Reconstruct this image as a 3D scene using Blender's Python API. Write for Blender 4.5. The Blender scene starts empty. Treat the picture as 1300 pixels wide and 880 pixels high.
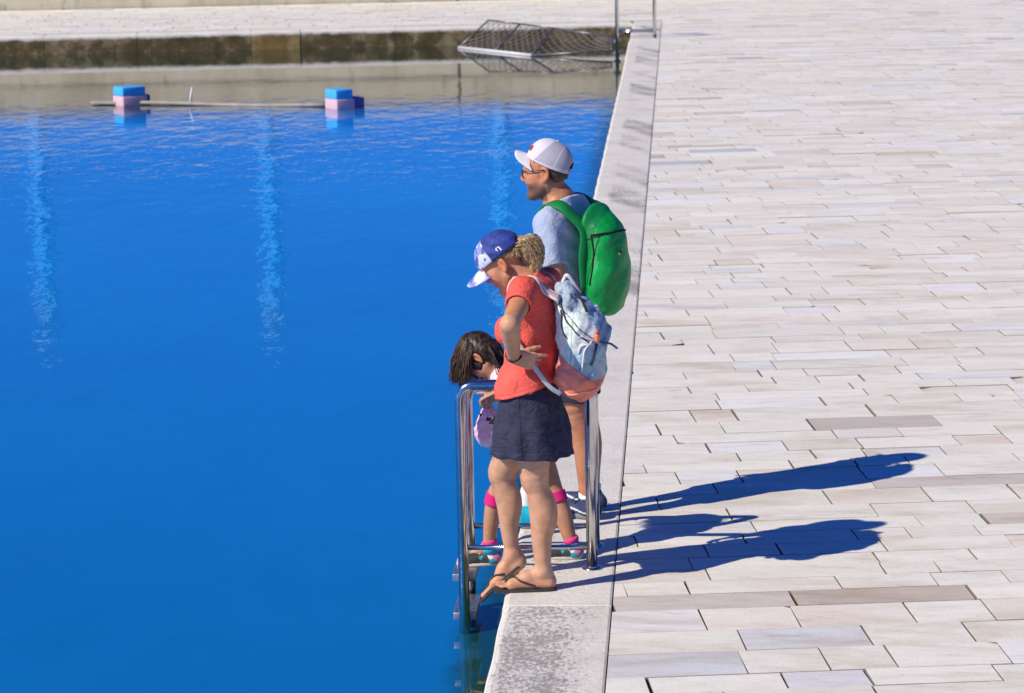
import bpy, bmesh, math, random
import numpy as np
from mathutils import Matrix, Vector
random.seed(7); rng = np.random.default_rng(11)
scene = bpy.context.scene
COL = scene.collection
R = math.radians
A = lambda *p: np.array(p, float)

# ------------------------------------------------------------------ object helpers
def mesh_obj(name, verts, faces, mat, parent=None, origin=(0, 0, 0), cols=None, smooth=True):
    """one mesh object; verts are world coordinates, stored relative to origin (the thing's base)"""
    V = np.asarray(verts, float) - np.asarray(origin, float)
    me = bpy.data.meshes.new(name)
    me.from_pydata([tuple(map(float, v)) for v in V], [], [tuple(map(int, f)) for f in faces])
    if cols is not None:
        at = me.color_attributes.new('Col', 'FLOAT_COLOR', 'POINT')
        cols = np.asarray(cols); c4 = np.ones((len(V), 4), np.float32); c4[:, :cols.shape[1]] = cols
        at.data.foreach_set('color', c4.ravel())
    me.materials.append(mat)
    if smooth:
        me.polygons.foreach_set('use_smooth', [True] * len(me.polygons))
    me.update()
    o = bpy.data.objects.new(name, me); COL.objects.link(o)
    if parent is not None: o.parent = parent
    else: o.location = origin
    return o
def thing(name, label, cat, loc=(0, 0, 0), group=None):
    o = bpy.data.objects.new(name, None); COL.objects.link(o); o.location = loc; o.empty_display_size = .1
    return tag(o, label, cat, group)
def tag(o, label, cat, group=None):
    o['label'] = label; o['category'] = cat
    if group: o['group'] = group
    return o
def struct(o): o['kind'] = 'structure'; return o

class MB:
    """collects shapes for one mesh"""
    def __init__(s): s.v = []; s.f = []; s.c = []
    def add(s, v, f, col=(1, 1, 1)):
        n = len(s.v); s.v += [tuple(p) for p in v]; s.f += [tuple(i + n for i in q) for q in f]; s.c += [tuple(col)] * len(v); return s
    def obj(s, name, mat, parent=None, origin=(0, 0, 0), smooth=True, cols=True):
        return mesh_obj(name, s.v, s.f, mat, parent, origin, np.array(s.c) if cols else None, smooth)

def box(c, half, axes=None, bev=0.0):
    """box with optional chamfer"""
    ax = [A(1, 0, 0), A(0, 1, 0), A(0, 0, 1)] if axes is None else axes
    bm = bmesh.new(); bmesh.ops.create_cube(bm, size=2)
    for v in bm.verts: v.co = Vector((v.co.x * half[0], v.co.y * half[1], v.co.z * half[2]))
    if bev > 0: bmesh.ops.bevel(bm, geom=bm.edges[:], offset=bev, segments=2, affect='EDGES', profile=.6)
    bm.verts.ensure_lookup_table()
    V = [np.asarray(c) + ax[0] * v.co.x + ax[1] * v.co.y + ax[2] * v.co.z for v in bm.verts]
    F = [[v.index for v in f.verts] for f in bm.faces]; bm.free()
    return V, F
def spline(pts, n=8):
    P = np.asarray(pts, float); P = np.vstack([2 * P[0] - P[1], P, 2 * P[-1] - P[-2]]); out = []
    for i in range(1, len(P) - 2):
        for t in np.linspace(0, 1, n, endpoint=False):
            a, b, c, d = P[i - 1], P[i], P[i + 1], P[i + 2]
            out.append(.5 * (2 * b + (c - a) * t + (2 * a - 5 * b + 4 * c - d) * t * t + (3 * b - a - 3 * c + d) * t ** 3))
    out.append(P[-2]); return np.array(out)
def tube(pts, r, sides=10, cap=True):
    P = np.asarray(pts, float); n = len(P); rr = np.broadcast_to(r, (n,))
    T = np.gradient(P, axis=0); T /= np.linalg.norm(T, axis=1)[:, None] + 1e-9
    up = A(0, 0, 1) if abs(T[0][2]) < .9 else A(1, 0, 0)
    N = np.cross(T[0], up); N /= np.linalg.norm(N); V = []; F = []
    for i in range(n):
        N = N - T[i] * N.dot(T[i]); N /= np.linalg.norm(N) + 1e-9; B = np.cross(T[i], N)
        for k in range(sides):
            a = 2 * math.pi * k / sides; V.append(P[i] + rr[i] * (math.cos(a) * N + math.sin(a) * B))
    for i in range(n - 1):
        for k in range(sides):
            k2 = (k + 1) % sides; F.append((i * sides + k, i * sides + k2, (i + 1) * sides + k2, (i + 1) * sides + k))
    if cap: F.append(tuple(range(sides))[::-1]); F.append(tuple((n - 1) * sides + k for k in range(sides)))
    return V, F
def round_path(pts, rad, n=6):
    P = [A(*p) for p in pts]; out = [P[0]]
    for i in range(1, len(P) - 1):
        a = P[i - 1] - P[i]; b = P[i + 1] - P[i]; a /= np.linalg.norm(a); b /= np.linalg.norm(b)
        p0 = P[i] + a * rad; p1 = P[i] + b * rad
        for t in np.linspace(0, 1, n): out.append((1 - t) ** 2 * p0 + 2 * t * (1 - t) * P[i] + t * t * p1)
    out.append(P[-1]); return np.array(out)

# ------------------------------------------------------------------ implicit surfaces -> meshes
class Field:
    def __init__(s, lo, hi, h=.004):
        s.h = h; s.lo = np.array(lo, float)
        s.ax = [np.arange(lo[i], hi[i] + h, h).astype(np.float32) for i in range(3)]
        s.D = np.full([len(a) for a in s.ax], .2, np.float32)
    def blk(s, lo, hi):
        sl = tuple(slice(max(0, int((lo[i] - s.lo[i]) / s.h)), max(0, min(len(s.ax[i]), int((hi[i] - s.lo[i]) / s.h) + 2))) for i in range(3))
        g = [s.ax[i][sl[i]].reshape([-1 if j == i else 1 for j in range(3)]) for i in range(3)]
        return sl, g
    def comb(s, sl, d, k, op):
        a = s.D[sl]
        if a.size == 0: return
        k = max(k, 1e-5)
        if op == 'add':
            h = np.clip(.5 + .5 * (a - d) / k, 0, 1); s.D[sl] = a + (d - a) * h - k * h * (1 - h)
        else:
            h = np.clip(.5 - .5 * (a + d) / k, 0, 1); s.D[sl] = a + (-d - a) * h + k * h * (1 - h)
    def cone(s, a, b, ra, rb=None, k=.01, op='add'):
        a = np.asarray(a, float); b = np.asarray(b, float); rb = ra if rb is None else rb
        m = max(ra, rb) + k + .02
        sl, (X, Y, Z) = s.blk(np.minimum(a, b) - m, np.maximum(a, b) + m)
        ba = (b - a).astype(np.float32); L = float(ba @ ba) + 1e-9
        t = np.clip(((X - a[0]) * ba[0] + (Y - a[1]) * ba[1] + (Z - a[2]) * ba[2]) / L, 0, 1)
        d = np.sqrt((X - a[0] - t * ba[0]) ** 2 + (Y - a[1] - t * ba[1]) ** 2 + (Z - a[2] - t * ba[2]) ** 2) - (ra + (rb - ra) * t)
        s.comb(sl, d, k, op); return s
    def chain(s, pts, k=.01, op='add'):
        P = spline(pts, 3) if len(pts) > 2 else np.array(pts, float); m = P[:, 3].max() + k + .02
        sl, (X, Y, Z) = s.blk(P[:, :3].min(0) - m, P[:, :3].max(0) + m); d = None
        for a, b in zip(P[:-1], P[1:]):
            ba = (b[:3] - a[:3]).astype(np.float32); t = np.clip(((X - a[0]) * ba[0] + (Y - a[1]) * ba[1] + (Z - a[2]) * ba[2]) / (float(ba @ ba) + 1e-9), 0, 1)
            e = np.sqrt((X - a[0] - t * ba[0]) ** 2 + (Y - a[1] - t * ba[1]) ** 2 + (Z - a[2] - t * ba[2]) ** 2) - (a[3] + (b[3] - a[3]) * t)
            d = e if d is None else np.minimum(d, e)
        s.comb(sl, d.astype(np.float32), k, op); return s
    def ell(s, c, r, ax=None, k=.01, op='add'):
        c = np.asarray(c, float); r = np.broadcast_to(np.asarray(r, float), (3,)); m = max(r) + k + .02
        sl, (X, Y, Z) = s.blk(c - m, c + m)
        x, y, z = X - c[0], Y - c[1], Z - c[2]
        if ax is None: u, v, w = x, y, z
        else: u, v, w = [a[0] * x + a[1] * y + a[2] * z for a in ax]
        k0 = np.sqrt((u / r[0]) ** 2 + (v / r[1]) ** 2 + (w / r[2]) ** 2)
        k1 = np.sqrt((u / r[0] ** 2) ** 2 + (v / r[1] ** 2) ** 2 + (w / r[2] ** 2) ** 2)
        s.comb(sl, k0 * (k0 - 1) / (k1 + 1e-6), k, op); return s
    def rbox(s, c, half, rad, ax=None, k=.01, op='add'):
        c = np.asarray(c, float); half = np.asarray(half, float); m = float(np.linalg.norm(half)) + k + .02
        sl, (X, Y, Z) = s.blk(c - m, c + m)
        x, y, z = X - c[0], Y - c[1], Z - c[2]
        if ax is None: q = [x, y, z]
        else: q = [a[0] * x + a[1] * y + a[2] * z for a in ax]
        q = [np.abs(q[i]) - (half[i] - rad) for i in range(3)]
        o = np.sqrt(sum(np.maximum(i, 0) ** 2 for i in q)); n = np.minimum(np.maximum(np.maximum(q[0], q[1]), q[2]), 0)
        s.comb(sl, o + n - rad, k, op); return s
    def func(s, lo, hi, fn, k=.01, op='add'):
        sl, g = s.blk(lo, hi); s.comb(sl, fn(*g).astype(np.float32) + 0 * s.D[sl], k, op); return s
    def cut(s, p, n, k=.002):
        """remove the side the normal points to"""
        X, Y, Z = [s.ax[i].reshape([-1 if j == i else 1 for j in range(3)]) for i in range(3)]
        n = np.asarray(n, float) / np.linalg.norm(n)
        d = (X - p[0]) * n[0] + (Y - p[1]) * n[1] + (Z - p[2]) * n[2]
        h = np.clip(.5 + .5 * (d - s.D) / k, 0, 1); s.D = (s.D + (d - s.D) * h + k * h * (1 - h)).astype(np.float32); return s
    def merge(s, o, k=.01):
        h = np.clip(.5 + .5 * (s.D - o.D) / k, 0, 1); s.D = (s.D + (o.D - s.D) * h - k * h * (1 - h)).astype(np.float32); return s
    def like(s): return Field(s.lo, [a[-1] - s.h * .5 for a in s.ax], s.h)
    def sleeve(s, pts, k=.03, hole=.010):
        """short sleeve along pts (x, y, z, r), open at its end"""
        g = s.like(); g.chain(pts, .02); a, b = A(*pts[-2][:3]), A(*pts[-1][:3]); d = (b - a) / np.linalg.norm(b - a)
        g.cut(b, d); s.merge(g, k); r = pts[-1][3] - hole
        if hole > 0: s.cone(b - d * .012, b + d * .006, r, r, .002, 'sub'); return s
    def warp(s, fn):
        m = np.abs(s.D) < .05; i = np.nonzero(m)
        s.D[m] += fn(s.ax[0][i[0]], s.ax[1][i[1]], s.ax[2][i[2]]).astype(np.float32); return s
    def mesh(s, relax=1):
        D = s.D; D[0] = D[-1] = .1; D[:, 0] = D[:, -1] = .1; D[:, :, 0] = D[:, :, -1] = .1
        S = (D < 0)
        cnt = np.zeros(np.array(D.shape) - 1, np.int8)
        for i in (0, 1):
            for j in (0, 1):
                for k in (0, 1):
                    cnt += S[i:S.shape[0] - 1 + i, j:S.shape[1] - 1 + j, k:S.shape[2] - 1 + k]
        I = np.nonzero((cnt > 0) & (cnt < 8)); n = len(I[0])
        idx = np.full(cnt.shape, -1, np.int64); idx[I] = np.arange(n)
        P = np.zeros((n, 3)); W = np.zeros(n)
        cs = [(i, j, k) for i in (0, 1) for j in (0, 1) for k in (0, 1)]
        val = {c: D[I[0] + c[0], I[1] + c[1], I[2] + c[2]] for c in cs}
        for c in cs:
            for a in range(3):
                if c[a]: continue
                e = list(c); e[a] = 1; e = tuple(e)
                v0, v1 = val[c], val[e]; m = (v0 < 0) != (v1 < 0)
                t = np.where(m, v0 / np.where(m, v0 - v1, 1), 0)
                p = np.repeat(np.array([c], float), n, 0); p[:, a] += t
                P[m] += p[m]; W[m] += 1
        P = P / W[:, None]
        V = s.lo + (np.stack(I, 1) + P) * s.h
        F = []
        for a in range(3):
            b, c = (a + 1) % 3, (a + 2) % 3
            s0 = [slice(None)] * 3; s1 = [slice(None)] * 3
            s0[a] = slice(0, -1); s1[a] = slice(1, None)
            A0, A1 = S[tuple(s0)], S[tuple(s1)]
            e = np.argwhere(A0 != A1)
            e = e[(e[:, b] > 0) & (e[:, c] > 0) & (e[:, b] < cnt.shape[b]) & (e[:, c] < cnt.shape[c])]
            fl = A0[tuple(e.T)]
            def g(db, dc):
                q = e.copy(); q[:, b] += db; q[:, c] += dc; return idx[tuple(q.T)]
            Q = np.stack([g(-1, -1), g(0, -1), g(0, 0), g(-1, 0)], 1)
            Q[~fl] = Q[~fl][:, ::-1]; F.append(Q)
        F = np.vstack(F); F = F[(F >= 0).all(1)]
        for _ in range(relax):
            acc = np.zeros_like(V); c = np.zeros(len(V))
            for i in range(4):
                np.add.at(acc, F[:, i], V[F[:, (i + 1) % 4]] + V[F[:, (i + 3) % 4]]); np.add.at(c, F[:, i], 2)
            V = .5 * V + .5 * acc / np.maximum(c, 1)[:, None]
        return V, F
    def sample(s, p):
        q = (np.asarray(p) - s.lo) / s.h; i = np.clip(np.floor(q).astype(int), 0, np.array(s.D.shape) - 2); t = q - i; r = 0
        for a in (0, 1):
            for b in (0, 1):
                for c in (0, 1):
                    r += s.D[i[0] + a, i[1] + b, i[2] + c] * (t[0] if a else 1 - t[0]) * (t[1] if b else 1 - t[1]) * (t[2] if c else 1 - t[2])
        return float(r)
    def grad(s, p):
        e = s.h * 1.5; g = np.array([s.sample(p + e * v) - s.sample(p - e * v) for v in np.eye(3)]); return g / (np.linalg.norm(g) + 1e-9)
    def snap(s, p, off=.004):
        p = np.array(p, float)
        for _ in range(8): p = p - s.grad(p) * (s.sample(p) - off) * .8
        return p
def ribbon(pts, width, th, normals):
    P = np.asarray(pts, float); n = len(P); T = np.gradient(P, axis=0); V = []; F = []
    for i in range(n):
        N = normals[i]; B = np.cross(T[i], N); B /= np.linalg.norm(B) + 1e-9
        w = width if np.isscalar(width) else width[i]
        for sb, sn in ((-1, -.2), (-.85, 1), (.85, 1), (1, -.2)): V.append(P[i] + B * w / 2 * sb + N * th * sn)
    for i in range(n - 1):
        for k in range(4): k2 = (k + 1) % 4; F.append((i * 4 + k, i * 4 + k2, (i + 1) * 4 + k2, (i + 1) * 4 + k))
    F += [(3, 2, 1, 0), tuple((n - 1) * 4 + k for k in range(4))]
    return V, F
def snapped_ribbon(F, pts, width, th, off=.003, n=8, head=(), tail=()):
    """ribbon lying on the surface of F; head and tail points hang free"""
    S = spline(pts, n); P = np.array([F.snap(p, off) for p in S]); N = np.array([F.grad(p) for p in P])
    if len(head): H = spline(list(head) + [P[0]], 6)[:-1]; P = np.vstack([H, P]); N = np.vstack([np.repeat(N[:1], len(H), 0), N])
    if len(tail): H = spline([P[-1]] + list(tail), 6)[1:]; P = np.vstack([P, H]); N = np.vstack([N, np.repeat(N[-1:], len(H), 0)])
    for _ in range(5):
        P[1:-1] = .5 * P[1:-1] + .25 * (P[:-2] + P[2:]); N[1:-1] = .5 * N[1:-1] + .25 * (N[:-2] + N[2:])
    return ribbon(P, width, th, N)
def folds(amp, freq, seed, aniso=(1, 1, 1)):
    g = np.random.default_rng(seed); K = g.normal(size=(7, 3)) * freq * np.array(aniso); ph = g.uniform(0, 6.28, 7)
    def fn(x, y, z):
        r = 0
        for k, p in zip(K, ph):
            w = .8 * np.sin(.6 * freq * (k[1] * x - k[0] * z) / freq + p * 2)
            r = r + np.sin(k[0] * x + k[1] * y + k[2] * z + p + w)
        return amp * r / 2.6
    return fn

# ------------------------------------------------------------------ materials
def nm(name):
    m = bpy.data.materials.new(name); m.use_nodes = True; nt = m.node_tree
    return m, nt, nt.nodes['Principled BSDF'], nt.nodes, nt.links
def noise(nt, scale, detail=4, rough=.55, vec=None, dist=0):
    n = nt.nodes.new('ShaderNodeTexNoise'); n.inputs['Scale'].default_value = scale; n.inputs['Detail'].default_value = detail
    n.inputs['Roughness'].default_value = rough; n.inputs['Distortion'].default_value = dist
    if vec is not None: nt.links.new(vec, n.inputs['Vector'])
    return n.outputs['Fac']
def ramp(nt, fac, stops):
    r = nt.nodes.new('ShaderNodeValToRGB'); nt.links.new(fac, r.inputs['Fac']); e = r.color_ramp.elements
    e[0].position, e[0].color = stops[0][0], (*stops[0][1], 1); e[1].position, e[1].color = stops[-1][0], (*stops[-1][1], 1)
    for p, c in stops[1:-1]: x = e.new(p); x.color = (*c, 1)
    return r.outputs['Color']
def mix(nt, mode, fac, a, b):
    n = nt.nodes.new('ShaderNodeMix'); n.data_type = 'RGBA'; n.blend_type = mode
    for s, v in ((n.inputs[0], fac), (n.inputs[6], a), (n.inputs[7], b)):
        if isinstance(v, (int, float)): s.default_value = v
        elif isinstance(v, tuple): s.default_value = (*v, 1)
        else: nt.links.new(v, s)
    return n.outputs[2]
def coords(nt, kind='Object', scale=(1, 1, 1), rot=(0, 0, 0)):
    t = nt.nodes.new('ShaderNodeTexCoord'); m = nt.nodes.new('ShaderNodeMapping'); nt.links.new(t.outputs[kind], m.inputs[0])
    m.inputs['Scale'].default_value = scale; m.inputs['Rotation'].default_value = rot; return m.outputs[0]
def math_(nt, op, a, b=None, clamp=False):
    n = nt.nodes.new('ShaderNodeMath'); n.operation = op; n.use_clamp = clamp
    for s, v in ((n.inputs[0], a), (n.inputs[1], b)):
        if v is None: continue
        if isinstance(v, (int, float)): s.default_value = v
        else: nt.links.new(v, s)
    return n.outputs[0]
def bump(nt, bs, h, strength=.3, dist=.01):
    b = nt.nodes.new('ShaderNodeBump'); b.inputs['Strength'].default_value = strength; b.inputs['Distance'].default_value = dist
    nt.links.new(h, b.inputs['Height']); nt.links.new(b.outputs[0], bs.inputs['Normal'])
def attr(nt, name='Col'):
    a = nt.nodes.new('ShaderNodeAttribute'); a.attribute_name = name; return a.outputs['Color']
def simple(name, col=None, rough=.6, metal=0, var=.12, vscale=30, bstr=0, bscale=200, sss=0, spec=.5, bdist=.002, aniso=(1, 1, 1), wr=0):
    """procedural material: flat colour or vertex colour, broken by noise, with a fine bump"""
    m, nt, bs, N, L = nm(name); v = coords(nt, 'Object', aniso)
    base = attr(nt) if col is None else tuple(col)
    f = noise(nt, vscale, 5, .6, v)
    g = ramp(nt, f, [(.25, (1 - var * 1.6,) * 3), (.75, (1 + var * .6,) * 3)])
    L.new(mix(nt, 'MULTIPLY', 1., base, g), bs.inputs['Base Color'])
    bs.inputs['Roughness'].default_value = rough; bs.inputs['Metallic'].default_value = metal
    bs.inputs['Specular IOR Level'].default_value = spec
    if sss: bs.inputs['Subsurface Weight'].default_value = sss; bs.inputs['Subsurface Radius'].default_value = (.012, .005, .003); bs.inputs['Subsurface Scale'].default_value = .6
    if wr: bump(nt, bs, math_(nt, 'ADD', math_(nt, 'MULTIPLY', noise(nt, bscale, 3, .6, v), .06), noise(nt, 17, 4, .55, coords(nt, 'Object', (1, 1, 1.5), (.3, .5, .2)), 1.6)), wr, .022)
    elif bstr: bump(nt, bs, noise(nt, bscale, 3, .6, v), bstr, bdist)
    return m
# ------------------------------------------------------------------ camera, sky, sun
FPX = 3500.0
def camera():
    n = A(862 - 650, -230 - 440, FPX); n /= np.linalg.norm(n)      # where the quay edge vanishes
    z = A(-.018, -1, 0); z[2] = -(z[0] * n[0] + z[1] * n[1]) / n[2]; z /= np.linalg.norm(z)
    x = np.cross(n, z); M = np.stack([x, n, z], 1)
    c = bpy.data.cameras.new('camera'); o = bpy.data.objects.new('camera', c); COL.objects.link(o)
    mw = Matrix.Identity(4)
    for i in range(3): mw[i][0] = M[0][i]; mw[i][1] = -M[1][i]; mw[i][2] = -M[2][i]
    mw[0][3], mw[1][3], mw[2][3] = .78, 0, 3.28
    o.matrix_world = mw; c.sensor_width = 36; c.lens = 36 * FPX / 1300; c.clip_end = 3000; c.clip_start = .1
    c.dof.use_dof = True; c.dof.focus_distance = 12.4; c.dof.aperture_fstop = 7.1
    scene.camera = o
camera()
SUN_D = A(-.82, -.57, 0); SUN_EL = R(39)
SUN = SUN_D / np.linalg.norm(SUN_D) * math.cos(SUN_EL) + A(0, 0, math.sin(SUN_EL))
def light():
    w = bpy.data.worlds.new('World'); scene.world = w; w.use_nodes = True; nt = w.node_tree
    s = nt.nodes.new('ShaderNodeTexSky'); s.sky_type = 'NISHITA'; s.sun_disc = False
    s.sun_elevation = SUN_EL; s.sun_rotation = math.atan2(SUN[0], SUN[1]); s.altitude = 10; s.air_density = 1; s.dust_density = .2; s.ozone_density = 4
    bg = nt.nodes['Background']; t = mix(nt, 'MULTIPLY', 1.0, s.outputs[0], (.19, .58, 1.62))
    nt.links.new(t, bg.inputs['Color']); bg.inputs['Strength'].default_value = .062
    l = bpy.data.lights.new('sun', 'SUN'); l.energy = 5.0; l.angle = R(.5); l.color = (1, .90, .75)
    o = bpy.data.objects.new('sun', l); COL.objects.link(o); o.location = (-6, -4, 12)
    o.rotation_euler = Vector(SUN).to_track_quat('Z', 'Y').to_euler()
light()
scene.view_settings.view_transform = 'Standard'; scene.view_settings.look = 'None'; scene.view_settings.exposure = 0

# ------------------------------------------------------------------ the quay
WZ = -.30                                   # water level
TH = R(7); UX = A(math.cos(TH), math.sin(TH), 0); VX = A(-math.sin(TH), math.cos(TH), 0)
V_EDGE = 45.5 * math.cos(TH)                # far quay edge in paving coordinates
V_WALL = 51.75

def mat_paving():
    m, nt, bs, N, L = nm('pale_limestone_paving'); v = coords(nt, 'Object', (1, 1, 1), (0, 0, -TH)); off = N.new('ShaderNodeVectorMath'); off.operation = 'MULTIPLY_ADD'; at_ = N.new('ShaderNodeAttribute'); at_.attribute_name = 'Col'; cb = N.new('ShaderNodeCombineXYZ'); [L.new(at_.outputs['Alpha'], i_) for i_ in cb.inputs]; L.new(cb.outputs[0], off.inputs[0]); off.inputs[1].default_value = (37, 53, 91); L.new(coords(nt, 'Object', (1.6, 5, 1), (0, 0, -TH)), off.inputs[2]); vs = off.outputs[0]
    base = attr(nt)
    c = mix(nt, 'MULTIPLY', 1, base, ramp(nt, noise(nt, 3.2, 8, .68, vs), [(.2, (.66, .635, .59)), (.42, (.95, .94, .925)), (.55, (1.0, 1.0, 1.0)), (.8, (1.07, 1.07, 1.08))]))
    c = mix(nt, 'MULTIPLY', .8, c, ramp(nt, noise(nt, .55, 6, .6, vs, .6), [(.3, (.78, .715, .63)), (.5, (1, .985, .965)), (.75, (1.04, 1.05, 1.06))]))
    c = mix(nt, 'MULTIPLY', 1, c, ramp(nt, noise(nt, 60, 4, .7, v), [(.25, (.72, .70, .68)), (.42, (1, 1, 1)), (1, (1.03, 1.03, 1.03))]))
    # pores and dark flecks
    c = mix(nt, 'MULTIPLY', 1, c, ramp(nt, noise(nt, 11, 10, .8, v), [(.30, (.30, .28, .26)), (.35, (1, 1, 1)), (1, (1, 1, 1))]))
    c = mix(nt, 'MULTIPLY', 1, c, ramp(nt, noise(nt, 4.2, 3, .6, coords(nt, 'Object', (1.7, .8, 1), (0, 0, .4))), [(.215, (.25, .23, .21)), (.235, (1, 1, 1)), (1, (1, 1, 1))]))
    # hairline cracks here and there
    vo = nt.nodes.new('ShaderNodeTexVoronoi'); vo.feature = 'DISTANCE_TO_EDGE'; vo.inputs['Scale'].default_value = .8
    dv = nt.nodes.new('ShaderNodeVectorMath'); dv.operation = 'ADD'; L.new(v, dv.inputs[0])
    nn = nt.nodes.new('ShaderNodeTexNoise'); nn.inputs['Scale'].default_value = 1.1; nn.inputs['Detail'].default_value = 3; L.new(v, nn.inputs['Vector']); L.new(nn.outputs['Color'], dv.inputs[1]); L.new(dv.outputs[0], vo.inputs['Vector'])
    line = math_(nt, 'LESS_THAN', vo.outputs['Distance'], .004); msk = math_(nt, 'GREATER_THAN', noise(nt, .9, 2, .5, v), .69)
    c = mix(nt, 'MULTIPLY', math_(nt, 'MULTIPLY', line, msk), c, (.42, .38, .34))
    L.new(c, bs.inputs['Base Color']); bs.inputs['Roughness'].default_value = .72; bs.inputs['Specular IOR Level'].default_value = .3
    bump(nt, bs, math_(nt, 'ADD', noise(nt, 9, 8, .7, vs), math_(nt, 'MULTIPLY', noise(nt, 70, 4, .7, v), .3)), .35, .012)
    return m
def clip_poly(P, n, d):
    out = []
    for i in range(len(P)):
        a, b = P[i], P[(i + 1) % len(P)]; da, db = a @ n - d, b @ n - d
        if da >= 0: out.append(a)
        if (da >= 0) != (db >= 0): out.append(a + (b - a) * da / (da - db))
    return out
def paving():
    mb = MB(); X2 = A(1, 0)
    special = [((1.25, 11.36), (.42, .34, .25)), ((1.98, 15.0), (.40, .35, .28)), ((.95, 26.6), (.36, .42, .47)), ((1.0, 27.6), (.36, .42, .47)), ((.8, 33.0), (.40, .37, .34)),
               ((1.7, 38.6), (.27, .27, .27)), ((.62, 10.45), (.56, .62, .66)), ((1.2, 10.95), (.60, .65, .69)), ((.75, 11.3), (.50, .45, .38)), ((2.6, 12.9), (.52, .45, .39)),
               ((.6, 27.2), (.40, .46, .50)), ((1.3, 10.4), (.62, .655, .69)), ((1.9, 13.6), (.50, .455, .41)), ((1.15, 28), (.50, .44, .38)), ((3.2, 22.5), (.56, .47, .38))]
    done = set(); v = 5.0
    while v < V_WALL - .02:
        far = v > V_EDGE + .46
        h = float(rng.choice([.20, .23, .26, .29, .33])) * (.94 + .12 * rng.random())
        if not far and v + h > V_EDGE + .46 : h = max(.12, V_EDGE + .475 - v)
        u = -17 + rng.random() if far else .2 + rng.random() * .25 + v * math.sin(TH)
        rowtint = rng.normal(0, .028); umax = 17 if not far else 16
        while u < umax + v * math.sin(TH) * (not far):
            l = float(rng.choice([.26, .34, .42, .5, .58, .68, .82])) * (.92 + .16 * rng.random())
            g = A(.0017, .0009, .0017, .0009) + A(.0028, .0014, .0028, .0014) * rng.random(4) + (rng.random(4) > .86) * A(.0055, .004, .0055, .004)
            q = [u + g[0], v + g[1], u + l - g[2], v + h - g[3]]
            P = [A(a, b) for a, b in ((q[0], q[1]), (q[2], q[1] + rng.normal(0, .0012)), (q[2] + rng.normal(0, .002), q[3]), (q[0] + rng.normal(0, .002), q[3]))]
            P = [a[0] * UX[:2] + a[1] * VX[:2] for a in P]
            if rng.random() < .09:      # a broken corner
                ci = rng.integers(4); cc = np.mean(P, 0); dn = (P[ci] - cc); kk = rng.uniform(.015, .05); nv = -A(np.sign(dn @ UX[:2]) * rng.uniform(.5, 1), np.sign(dn @ VX[:2])); nv /= np.linalg.norm(nv); P = clip_poly(P, nv, P[ci] @ nv + kk)
            if not far: P = clip_poly(P, X2, .478)
            c0 = u; u += l
            if len(P) < 3: continue
            P = np.array(P); cen = P.mean(0)
            if abs(np.cross(P[1] - P[0], P[2] - P[0])) < .002: continue
            k = rng.random(); t = rng.normal(0, .018) + rowtint * .7
            col = A(.80, .79, .71) + t
            if k < .012: col = A(.66, .60, .52) + t * .5
            elif k < .14: col = A(.775, .785, .765) + t
            elif k < .25: col = A(.79, .745, .66) + t
            for i, (sp, sc) in enumerate(special):
                if i not in done and abs(sp[0] - cen[0]) < l / 2 and abs(sp[1] - cen[1]) < h / 2 + .01: col = A(*sc) * .62 + A(.30, .285, .27); done.add(i); break
            z = rng.normal(0, .0011) + (rng.random() > .93) * -.004
            tilt = rng.normal(0, .0014, 2)
            ins = []; m = .0016
            for i, p in enumerate(P):
                d1 = P[i - 1] - p; d2 = P[(i + 1) % len(P)] - p; d1 /= np.linalg.norm(d1) + 1e-9; d2 /= np.linalg.norm(d2) + 1e-9
                ins.append(p + (d1 + d2) * m)
            def zz(p): return z + (p - cen) @ tilt
            n = len(P)
            V = [(p[0], p[1], zz(p)) for p in ins] + [(p[0], p[1], zz(p) - .0018) for p in P] + [(p[0], p[1], -.03) for p in P]
            F = [tuple(range(n))]
            for r in (0, 1):
                for i in range(n): j = (i + 1) % n; F.append((r * n + i, (r + 1) * n + i, (r + 1) * n + j, r * n + j))
            ra = rng.random(); n1 = len(mb.v); mb.add(V, F)
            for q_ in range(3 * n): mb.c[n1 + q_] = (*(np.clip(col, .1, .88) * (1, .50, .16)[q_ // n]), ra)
        v += h
    struct(mb.obj('pavement', mat_paving(), smooth=False))
    m = simple('joint_earth', (.17, .145, .115), .95, var=.5, vscale=25)
    f = [(.46, -30), (18.5, -30), (18.5, 60), (-17.5, 60)]
    Vb = [(.46, -40, -.026), (400, -40, -.026), (400, 400, -.026), (-400, 400, -.026), (-400, 45.5 + 400 * -math.tan(TH) + .3, -.026), (.46, 45.5 + .3, -.026)]
    Vb = [(.46, -60, -.026), (300, -60, -.026), (300, 300, -.026), (-120, 300, -.026), (-120, 45.5 - 120 * math.tan(TH) + .35, -.026), (.46, 45.9, -.026)]
    me = MB(); me.add(Vb, [(0, 1, 2, 5), (2, 3, 4, 5)], (1, 1, 1)); struct(me.obj('ground', m, smooth=False))
    # plain paved apron where the picture does not look
    ap = simple('far_paving', (.55, .53, .51), .8, var=.25, vscale=3)
    ab = MB()
    for q in ([(18.8, -60), (90, -60), (90, 60), (18.8, 60)], [(.478, -60), (18.8, -60), (18.8, 4.9 + .3), (.478, 4.9)], [(-90, 45.5 - 90 * math.tan(TH) + .5), (-17.6, 45.5 - 17.6 * math.tan(TH) + .5), (-17.6, 49.8), (-90, 41)], ):
        ab.add([(x, y, -.006) for x, y in q], [(0, 1, 2, 3)])
    struct(ab.obj('pavement', ap, smooth=False))
paving()

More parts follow.
